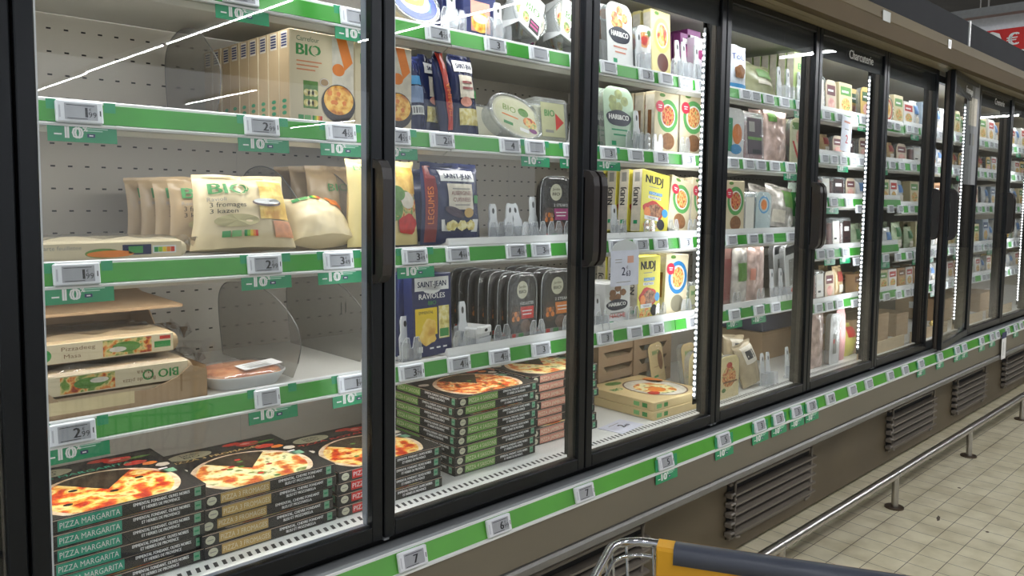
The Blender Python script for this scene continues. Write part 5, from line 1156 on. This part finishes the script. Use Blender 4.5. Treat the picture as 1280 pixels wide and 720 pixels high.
# deck of the third door
def art_biopizza(m, F, w, h, d):
    t = F['T']; m.ring(t, w*.60, d*.45, w*.36, d*.40, .006, mat('dark_plate_ring', (110, 80, 60), .5), 2, 40); m.disc(t, w*.60, d*.45, w*.34, d*.38, M_mush, 1, 36); m.disc(t, w*.56, d*.42, w*.24, d*.26, M_pizza4, 3, 30); m.disc(t, w*.36, d*.28, w*.08, d*.07, M_tomato, 4, 14, wob=.1); m.disc(t, w*.52, d*.36, w*.12, d*.10, M_orange, 4, 14)
    m.disc(t, w*.35, d*.88, w*.13, d*.07, M_leaf, 1, 16); m.text(t, w*.16, d*.62, .026, 'BIO', M_greenB, 1, 'c', width=.05, bold=.04); m.rect(t, w*.22, d*.5, w*.34, d*.515, M_card, 1); m.disc(t, w*.88, d*.7, w*.1, d*.14, M_orange, 1, 18)
    for F_, L_ in ((F['F'], w), (F['L'], d)):
        m.rect(F_, L_*.05 if F_ is F['F'] else L_*.72, h*.25, L_*.14 if F_ is F['F'] else L_*.80, h*.75, mat('badge_green_light', (120, 180, 110), .5), 1); m.rect(F_, L_*.18 if F_ is F['F'] else L_*.84, h*.25, L_*.25 if F_ is F['F'] else L_*.91, h*.75, M_greenB, 1)
xf = px_x(820, .112, .59)
sp = carton(.285, .0275, .285, mat('pale_kraft_pizza_box', (214, 190, 140), .6, 0, .05, 14), None, art_biopizza, 'pizza_box')
for i in range(2): asm(sp, (xf+.1425+.003*i, .114+.003*i, DECK+.0005+.0279*i), (0, 0, rd(-2)), f'pale kraft organic pizza box, {["lower", "upper"][i]} of two by the LED bar', 'pizza box', 'pale kraft pizza boxes')
def tray_mesh(w, d, h, m_=None, fold=True):
    m_ = mat('dark_kraft_tray', (146, 122, 96), .8, 0, .08, 14)
    m = MB(); m.box((-w/2, 0, 0), (w/2, d, .003), m_); m.box((-w/2, 0, .003), (-w/2+.003, d, h), m_); m.box((w/2-.003, 0, .003), (w/2, d, h), m_); m.box((-w/2+.003, d-.003, .003), (w/2-.003, d, h), m_)
    m.prism([(-w/2+.003, .003), (w/2-.003, .003), (w/2-.003, h), (w/2-.03, h), (w/2-.05, h*.6), (-w/2+.05, h*.6), (-w/2+.03, h), (-w/2+.003, h)], 0, .003, m_, 'y')
    m.box((-w/2+.006, .006, .003), (w/2-.006, d-.006, h*.55), M_tan); m.text(plane((-w/2, 0, 0), (1, 0, 0), (0, 0, 1)), w*.3, h*.2, h*.25, 'BIO', M_cardE, 1, 'c', width=w*.15); return ('stacked_tray', m.mesh('stacked_tray'))
spt = tray_mesh(.24, .15, .05)
for c, (px, yy) in enumerate(((762, .43), (806, .43))):
    for i in range(4): asm(spt, (px_x(px, yy, .62)+.05, yy, DECK+.0005+.0503*i), (0, 0, rd(3-2*c)), f'brown cardboard tray, {["bottom", "second", "third", "top"][i]} of the {["post side", "wider"][c]} stack at the back of the deck', 'cardboard tray', 'cardboard trays at the back')
def art_oval2(m, f, w, h): m.text(f, w*.5, h*.72, h*.10, 'BIO', M_greenB, 1, 'c', width=w*.5, bold=.04); m.disc(f, w*.75, h*.55, w*.18, h*.25, M_brown, 1, 16); m.rect(f, w*.2, h*.15, w*.5, h*.2, M_greenB, 1); m.rect(f, w*.25, h*.4, w*.6, h*.42, M_card, 1)
xq = px_x(834, .35, .6)
for i, (px, yy, tl) in enumerate(((826, .40, -6), (866, .32, -4))):
    asm(card_pack(.085, .15, None, None, '', art_oval2, 'oval_pack', mat('pale_kraft_pizza_box', (214, 190, 140), .6)), (px_x(px, yy, .62), yy, DECK+.0005), (rd(-6), rd(tl), 0), ['tall oval BIO pack leaning behind the pale pizza boxes', 'oval BIO pack half hidden by the LED bar'][i], 'card pack', )
m = MB(); m.box((-.065, 0, 0), (.065, .085, .0012), mat('white_offer_card', (222, 224, 240), .4), c=.0004); f = plane((-.065, 0, .0012), (1, 0, 0), (0, 1, 0)); m.text(f, .075, .03, .026, '2', M_navybag, 1, 'r', bold=.03); m.text(f, .078, .028, .016, '69', M_navybag, 1, 'l'); m.rect(f, .03, .065, .09, .068, M_grey, 1)
asm(('price_card', m.mesh('price_card')), (px_x(778, .15, DECK), .108, DECK+.0004), (0, 0, rd(8)), 'white price card lying flat on the deck before the pale pizza boxes', 'price card')
# ================================================================== fourth door
zA4, zB4, zC4 = zA, zB, zC
M_gloss = mat('pale_glossy_film_bag', (196, 190, 182), .12, .15, .35, 26, bump=1.0)
M_glosspink = mat('pinkish_glossy_film_bag', (204, 178, 168), .12, .15, .35, 26, bump=1.0)
def abag(cols):
    def a(m, f, w, h):
        for i, (a0, b0, a1, b1, mm) in enumerate(cols): m.rect(f, w*a0, h*b0, w*a1, h*b1, mm, 1+i*.6, 6, 6)
    return a
put(lambda w, h: bag(w, h, .04, mat('tofu_white_bag', (224, 230, 240), .3), lambda m, f, w, h: (m.text(f, w*.45, h*.68, h*.13, 'Tofu', mat('royal_blue_print', (44, 66, 140), .4), 2, 'c', width=w*.6), m.disc(f, w*.5, h*.42, w*.25, h*.15, M_brown, 2, 14, wob=.1), m.rect(f, w*.1, h*.05, w*.9, h*.16, M_blue, 2, 6, 2)), 51, 'tofu_bag'), 910, 938, 56, zS, .17, 'white and blue Tofu bag on top shelf', 'bag', 3, .055, 'tofu bags')
put(lambda w, h: bag(w, h, .06, mat('grey_green_bag', (150, 150, 116), .28, 0, .15, 14, bump=.4), abag([(.3, .5, .8, .75, M_leaf), (.25, .3, .7, .4, M_mush)]), 53, 'soft_bag'), 936, 985, 78, zS, .19, 'soft grey green bag slumped on top shelf', 'bag', 3, .07, 'grey green bags', (rd(-16), 0, rd(6)))
put(lambda w, h: C_(w, h, .03, mat('sage_green_carton', (176, 196, 128), .5), lambda m, F, w, h, d: (m.text(F['F'], w*.5, h*.68, h*.12, 'BIO', M_greenB, 1, 'c', width=w*.6, bold=.04), m.disc(F['F'], w*.75, h*.4, w*.16, h*.12, M_pink, 1), m.rect(F['L'], .001, .001, d-.001, h-.001, M_mush, 1))), 991, 1016, 68, zS, .18, 'sage green BIO carton on top shelf by the post', 'carton', 8, .036, 'sage green cartons')
for px in (975, 986, 1000): put_pusher(px, zS, .165, 0, 4, 'top', 0, None, True)
def packmat(c): return mat('pack_%d_%d_%d' % c, c, .45, 0, .06, 20)
put(lambda w, h: card_pack(w, h, None, None, '', lambda m, f, w, h: (m.rect(f, w*.1, h*.15, w*.4, h*.8, M_greenC, 1), m.disc(f, w*.65, h*.5, w*.25, h*.2, M_orange, 1), m.disc(f, w*.6, h*.2, w*.3, h*.1, M_blue, 1))), 906, 931, 135, zA, .17, 'rounded pack with green stripe and orange picture', 'card pack', 3, .05, 'green stripe packs')
put(lambda w, h: clear_box(w, h, .035, packmat((190, 130, 130)), packmat((60, 42, 54)), 'sliced_pack', lambda m, f, w, h: (m.rect(f, w*.1, h*.62, w*.5, h*.9, M_grey, 1), m.rect(f, 0, h*.40, w, h*.48, M_leaf, 1), m.rect(f, w*.3, h*.03, w*.9, h*.14, M_ink, 1))), 932, 957, 141, zA, .172, 'clear sliced pack with dark plum label on second shelf', 'sliced pack', 4, .045, 'plum label packs', (rd(-4), 0, 0))
put(lambda w, h: bag(w, h, .045, M_glosspink, abag([(.1, .75, .4, .92, M_leaf)]), 57, 'glossy_bag'), 958, 989, 136, zA, .17, 'pinkish glossy film bag on second shelf', 'bag', 3, .06, 'pinkish glossy bags')
put(lambda w, h: card_pack(w, h, None, None, '', lambda m, f, w, h: (m.disc(f, w*.6, h*.6, w*.3, h*.2, M_pink, 1), m.rect(f, w*.1, h*.75, w*.5, h*.9, M_leaf, 1), m.poly(f, [(w*.1, h*.5), (w*.2, h*.5), (w*.5, h*.12), (w*.4, h*.12)], M_redp, 2)), cardm=packmat((214, 214, 176))), 988, 1012, 148, zA, .175, 'cream card pack with pink roundel and red slash', 'card pack', 3, .05, 'red slash packs')
put(lambda w, h: C_(w, h, .034, M_card2, art_circle(mat('ring_green', (88, 158, 84), .45), M_toms)), 905, 930, 226, zB, .17, 'cream green ringed carton behind the fourth door on third shelf', 'carton', 4, .042, 'ringed cartons, fourth door')
put(lambda w, h: clear_box(w, h, .05, M_mush, packmat((226, 224, 214)), 'tofu_box'), 929, 944, 240, zB, .175, 'narrow clear box of white tofu on third shelf', 'clear box', 2, .06, 'white tofu boxes')
put(lambda w, h: card_pack(w, h, None, None, '', lambda m, f, w, h: (m.ring(f, w*.5, h*.68, w*.36, h*.22, w*.06, M_blue, 1, 22), m.disc(f, w*.5, h*.68, w*.2, h*.13, M_orange, 1)), cardm=packmat((190, 206, 206))), 945, 964, 241, zB, .172, 'pale card pack with blue circle on third shelf', 'card pack', 3, .05, 'blue circle packs', (0, rd(3), 0))
put(lambda w, h: bag(w, h, .05, M_gloss, abag([(.5, .5, .9, .9, M_leaf), (.1, .1, .5, .4, M_mush)]), 59, 'glossy_bag'), 963, 1000, 236, zB, .18, 'crinkled silvery film bag on third shelf', 'bag', 3, .06, 'silvery film bags', (rd(-6), rd(6), 0))
put(lambda w, h: bag(w, h, .03, packmat((222, 236, 224)), abag([(.1, .3, .8, .8, M_greenB)]), 60, 'green_white_bag'), 999, 1011, 228, zB, .17, 'green and white bag edge-on at the post on third shelf', 'bag', 2, .04, 'green white bags')
put(lambda w, h: card_pack(w*1.4, h, None, None, '', lambda m, f, w, h: m.rect(f, w*.1, h*.1, w*.9, h*.8, packmat((130, 60, 54)), 1), cardm=packmat((150, 110, 100))), 905, 917, 309, zC, .19, 'dark red meat pack beside the LED bar on fourth shelf', 'card pack', 3, .05, 'dark red meat packs')
put(lambda w, h: bag(w, h, .035, M_gloss, abag([(.2, .4, .8, .7, M_leaf)]), 61, 'glossy_bag'), 918, 938, 306, zC, .172, 'thin clear film bag with green print on fourth shelf', 'bag', 3, .05, 'thin film bags')
put(lambda w, h: bag(w, h, .045, M_glosspink, abag([(.1, .4, .3, .6, M_pink)]), 62, 'glossy_bag'), 936, 961, 306, zC, .17, 'tall crinkled pink film bag on fourth shelf', 'bag', 3, .055, 'tall pink film bags')
put(lambda w, h: card_pack(w, h, None, None, '', lambda m, f, w, h: (m.rect(f, w*.1, h*.8, w*.9, h*.95, M_ink, 1), m.rect(f, w*.3, h*.2, w*.7, h*.7, M_grey, 1), m.disc(f, w*.6, h*.1, w*.2, h*.05, M_redp, 1)), cardm=M_rail), 984, 1000, 306, zC, .168, 'narrow white pack leaning at the post on fourth shelf', 'card pack', 2, .045, 'narrow white packs', (0, rd(-9), 0))
for px in (966, 977): put_pusher(px, zC, .165, 0, 4, 'fourth', 0, None, True)
for px in (921, 951, 968): put_stop(px, zC, .153, 4, 'fourth')
zD = DECK+.0005
put(lambda w, h: card_pack(w, h, None, None, '', lambda m, f, w, h: (m.disc(f, w*.5, h*.5, w*.34, h*.25, M_peach, 1, 18), m.disc(f, w*.5, h*.78, w*.14, h*.07, M_tomato, 2), m.rect(f, w*.2, h*.36, w*.9, h*.40, M_brown, 3), m.disc(f, w*.25, h*.2, w*.1, h*.05, M_leaf, 2)), cardm=packmat((232, 214, 160))), 899, 925, 445, zD, .115, 'cream snack pack with sandwich picture on the deck', 'card pack', 3, .06, 'cream snack packs')
m_w = lambda w, h: bag(w, h, .06, mat('olive_wrap_bag', (176, 160, 130), .25, 0, .2, 16, bump=.4), abag([(.2, .5, .9, .9, M_mush), (.3, .6, .7, .8, M_ink)]), 64, 'sandwich_bag')
put(m_w, 913, 941, 424, zD, .20, 'olive wrapped sandwich bag, taller of two on the deck', 'bag', 1, .05, None, (rd(-8), rd(8), 0))
put(m_w, 938, 960, 432, zD, .12, 'olive wrapped sandwich bag with white corner on the deck', 'bag', 1, .05, None, (rd(-14), rd(-10), 0))
for px, t_ in ((954, 1), (961, 1), (985, 1)): put_pusher(px, zD, .125, 0, 4, 'fourth deck place', 0, None, True)
def cbox(w, h, d, mm=M_card, tp=None):
    m = MB(); m.box((-w/2, 0, 0), (w/2, d, h), mm, c=.002); F = faces(w, d, h); m.rect(F['F'], 0.002, h*.93, w-.002, h*.945, M_cardE, 1); m.rect(F['T'], .002, d*.48, w-.002, d*.52, M_tan, 1); m.rect(F['L'], d*.3, h*.5, d*.5, h*.8, M_rail, 1); return ('cardboard_box', m.mesh('cardboard_box'))
xb_ = px_x(976, .36, .72)
asm(cbox(.36, .12, .22), (xb_+.02, .36, zD), (0, 0, 0), 'brown cardboard box at the back of the deck, lower one', 'cardboard box', None)
asm(cbox(.34, .07, .2, packmat((60, 66, 96))), (xb_+.03, .37, zD+.121), (0, 0, 0), 'dark blue carton lying on the brown box at the back', 'carton')
# ================================================================== doors five to nine, generic stock
KIND = []
def k_carton(c1, c2): return lambda w, h: C_(w, h, .04, packmat(c1), lambda m, F, w, h, d: (m.rect(F['F'], w*.1, h*.62, w*.9, h*.88, packmat(c2), 1), m.disc(F['F'], w*.5, h*.34, w*.34, h*.2, M_grat, 1, 14), m.rect(F['F'], w*.2, h*.70, w*.7, h*.76, white, 2)))
def k_card(c1, c2): return lambda w, h: card_pack(w, h, None, None, '', lambda m, f, w, h: (m.rect(f, w*.12, h*.55, w*.88, h*.85, packmat(c2), 1), m.disc(f, w*.5, h*.3, w*.32, h*.18, M_ham, 1, 14), m.rect(f, w*.2, h*.66, w*.7, h*.72, white, 2)), cardm=packmat(c1), film=False)
def k_bag(c1, c2): return lambda w, h: bag(w, h, .045, mat('glossbag_%d_%d_%d' % c1, c1, .14, .1, .3, 24, bump=1.0), abag([(.2, .5, .8, .82, packmat(c2)), (.25, .15, .75, .4, M_mush)]), 70, 'film_bag', nx=12, nz=14)
def k_tub(c1, c2): return lambda w, h: tub(w, min(h, w*1.1), .05, packmat(c1), lambda m, f, w, h: (m.ring(f, w*.5, h*.5, w*.40, h*.38, w*.08, packmat(c2), 1, 24), m.disc(f, w*.5, h*.5, w*.2, h*.2, M_cheese, 2, 14)))
def k_slice(c1, c2): return lambda w, h: clear_box(w, h, .03, packmat(c1), packmat(c2), 'sliced_pack', lambda m, f, w, h: (m.rect(f, w*.15, h*.55, w*.8, h*.75, white, 1), m.rect(f, w*.2, h*.2, w*.6, h*.28, M_ink, 1)))
STOCK = [('cream carton with green band', 'carton', k_carton, (218, 204, 164), (96, 150, 80)), ('beige ham card pack', 'card pack', k_card, (210, 194, 170), (110, 60, 66)), ('clear sliced ham pack', 'sliced pack', k_slice, (222, 160, 150), (236, 232, 224)), ('white carton with red band', 'carton', k_carton, (226, 224, 218), (180, 50, 50)),
         ('beige glossy bag', 'bag', k_bag, (204, 176, 134), (150, 60, 50)), ('pale green film bag', 'bag', k_bag, (190, 204, 170), (70, 120, 70)), ('brown cured meat pack', 'sliced pack', k_slice, (140, 80, 70), (60, 40, 40)), ('round cheese tub', 'tub', k_tub, (230, 214, 170), (190, 60, 60)), ('kraft brown carton', 'carton', k_carton, (190, 150, 110), (120, 80, 50)), ('white glossy bag', 'bag', k_bag, (220, 220, 218), (90, 130, 180)), ('golden cheese pack', 'card pack', k_card, (226, 190, 110), (60, 100, 60)), ('grey blue carton', 'carton', k_carton, (170, 184, 196), (60, 80, 120))]
_ks = {}
rs = random.Random(11)
def fill(dr, lvl, z, x0, x1, hmax, idx0, seq, y=.165):
    x = x0; i = 0
    while x < x1-.05 and i < 9:
        k = STOCK[seq[i % len(seq)]]; w = rs.choice((.09, .10, .115, .13)); h = min(hmax, rs.choice((.12, .14, .155, .17)))
        if x+w > x1: break
        key = (k[0], round(w, 3), round(h, 2))
        if key not in _ks: _ks[key] = k[2](k[3], k[4])(w, h)
        pl = ['first', 'second', 'third', 'fourth', 'fifth', 'sixth', 'seventh', 'eighth', 'ninth'][i]
        n = 2
        row(_ks[key], x+w/2, y, z, n, .06, f'{k[0]}, {pl} along {lvl} behind {DOOR_WORD[dr]}', k[1], f'stock on the {lvl} behind {DOOR_WORD[dr]}', (rd(-3), 0, 0), tail='')
        x += w+rs.choice((.008, .014, .02)); i += 1
seqs = {5: [[2, 1, 0, 4, 7], [1, 4, 1, 6], [6, 2, 6, 1], [2, 9, 2, 6], [4, 2, 1]], 6: [[10, 10, 7, 0, 3], [1, 8, 2, 4], [9, 11, 0, 3], [5, 4, 5, 9], [8, 10, 0, 3]], 7: [[9, 11, 3, 9], [2, 4, 11, 9], [0, 3, 5, 8], [5, 0, 5, 9], [3, 8, 3, 9]], 8: [[0, 5, 8, 10], [4, 10, 0, 8], [5, 3, 8, 1], [0, 5, 4, 9], [3, 8, 0, 5]], 10: [[9, 3, 0, 8], [3, 10, 9, 5], [9, 0, 11, 3], [5, 9, 3, 8], [9, 3, 8, 0]], 9: [[3, 9, 8, 0], [10, 3, 9, 5], [9, 11, 3, 0], [11, 9, 3, 8], [9, 3, 10, 0]]}
for dr in (5, 6, 7, 8, 9, 10):
    LV = LEV5 if dr == 5 else LEV6
    for j, (nm, z) in enumerate(LV):
        up = (1.77 if j == 0 else LV[j-1][1]-.055)-z
        a = 3.075 if dr == 5 else (3.57 if dr == 6 else gx(dr)+.18)
        e = gx(dr+1)+.175
        if dr == 5: e = 3.56
        fill(dr, SHW[nm], z+.0005, a, e, up-.03, 0, seqs[dr][j])
# green carton, sheet and deck stock behind the Charcuterie door
put(lambda w, h: bag(w, h, .04, M_glosspink, None, 66, 'film_bag'), 1013, 1034, 389, zD, .13, 'pinkish film bag standing on the deck by the fourth post', 'bag', 1)
put(lambda w, h: card_pack(w, h, None, None, '', lambda m, f, w, h: (m.text(f, w*.5, h*.75, h*.1, 'BIO', M_grey, 1, 'c', width=w*.5), m.rect(f, w*.3, h*.2, w*.7, h*.6, M_grey, 1), m.disc(f, w*.4, h*.45, w*.1, h*.05, M_redp, 2)), cardm=M_rail), 1038, 1050, 392, zD, .12, 'narrow white pack on the deck behind the Charcuterie door', 'card pack', 1)
put(lambda w, h: bag(w, h, .04, packmat((214, 160, 158)), None, 67, 'film_bag'), 1049, 1060, 384, zD, .13, 'pink flat bag on the deck behind the Charcuterie door', 'bag', 1)
put(lambda w, h: bag(w, h, .08, mat('yellow_green_bag', (214, 206, 110), .25, 0, .15, 16, bump=.4), abag([(.2, .6, .7, .9, M_tomato)]), 68, 'film_bag'), 1058, 1076, 405, zD, .14, 'yellow bag with red patch on the deck beside the LED bar', 'bag', 1)
m = MB(); m.box((0, -.001, 0), (.10, 0, .145), mat('white_offer_card', (222, 224, 240), .4), c=.0003); f = plane((0, -.001, 0), (1, 0, 0), (0, 0, 1)); m.rect(f, .02, .118, .08, .126, M_pink, 1); m.text(f, .055, .035, .036, '2', M_redp, 1, 'c', bold=.04); m.rect(f, .03, .09, .07, .094, M_grey, 1)
zq = px_z(189, px_x(1060, .12, 1.45), .12)
asm(('hanging_price_card', m.mesh('hanging_price_card')), (px_x(1050, .12, 1.5), .118, zq), (0, rd(4), 0), 'white offer sheet with red 2 hanging behind the Charcuterie door', 'offer card')
# deck boxes behind doors six, seven, eight
for i, (x, w, h, y) in enumerate(((3.56, .42, .155, .16), (4.20, .16, .12, .20), (4.95, .34, .13, .22), (5.60, .30, .12, .2))):
    asm(cbox(w, h, .26), (x+w/2, y, zD), (0, 0, 0), ['big brown cardboard box on the deck behind the sixth glass door', 'small brown cardboard box on the deck behind the ajar door', 'brown cardboard box on the deck behind the eighth glass door', 'brown cardboard box on the deck behind the ninth glass door'][i], 'cardboard box', None)
for i, k in enumerate((6, 7, 8, 9)):
    m = MB(); m.box((gx(k)+.04, 0, 0), (gx(k+1)-.04, .004, .055), M_tan, c=.0006)
    asm(('deck_board', m.mesh('deck_board')), (0, .086, zD), (0, 0, 0), f'long beige board standing along the deck front behind the {["sixth glass door", "ajar door", "eighth glass door", "ninth glass door"][i]}', 'board')
for i, (px, yy) in enumerate(((1172, .16), (1184, .19))): put(lambda w, h: bag(w, h, .06, mat('cheese_bag', (224, 196, 120), .25, 0, .15, 16, bump=.4), None, 80+i, 'film_bag'), px, px+12, 402, zD, yy, ['golden cheese bag', 'second golden cheese bag'][i]+' on the deck behind the ajar door', 'bag', 1, .05, None, (rd(-20), 0, 0))
# grey notice panel stuck in door seven and eight corner
m = MB(); m.box((0, 0, 0), (.19, .003, .52), mat('grey_notice_panel', (150, 152, 156), .5, 0, .06), c=.0006); f = plane((0, 0, 0), (1, 0, 0), (0, 0, 1)); m.rect(f, .03, .30, .16, .44, M_mush, 1); m.rect(f, .06, .20, .08, .26, M_ink, 1); m.rect(f, .10, .20, .14, .26, M_grey, 1)
asm(('notice_panel', m.mesh('notice_panel')), (gx(8)-.215, -.004, 1.325), (0, 0, 0), 'tall grey notice panel inside the top corner of the ajar door', 'notice')
# long paper strip hanging from the outer rail
xs_ = px_x(1252, -.06, .42); m = MB(); m.box((0, -.0006, 0), (.085, 0, .12), white); f = plane((0, -.0006, 0), (1, 0, 0), (0, 0, 1)); m.rect(f, .03, .02, .036, .10, M_grey, 1); m.box((.0, -.0016, .12), (.085, -.0002, .155), M_navy)
asm(('hanging_price_card', m.mesh('hanging_price_card')), (xs_, -.060, .345), (0, 0, 0), 'long white paper strip with navy top hanging from the outer rail', 'paper strip')
# uniqueness of labels
seen = {}
for o in bpy.data.objects:
    if o.parent is None and 'label' in o: seen.setdefault(o['label'], []).append(o.name)
for k, v in seen.items():
    if len(v) > 1: print('DUP', len(v), k)
    if len(k.split()) > 16: print('LONG', k)
print('TOTAL', len(seen))
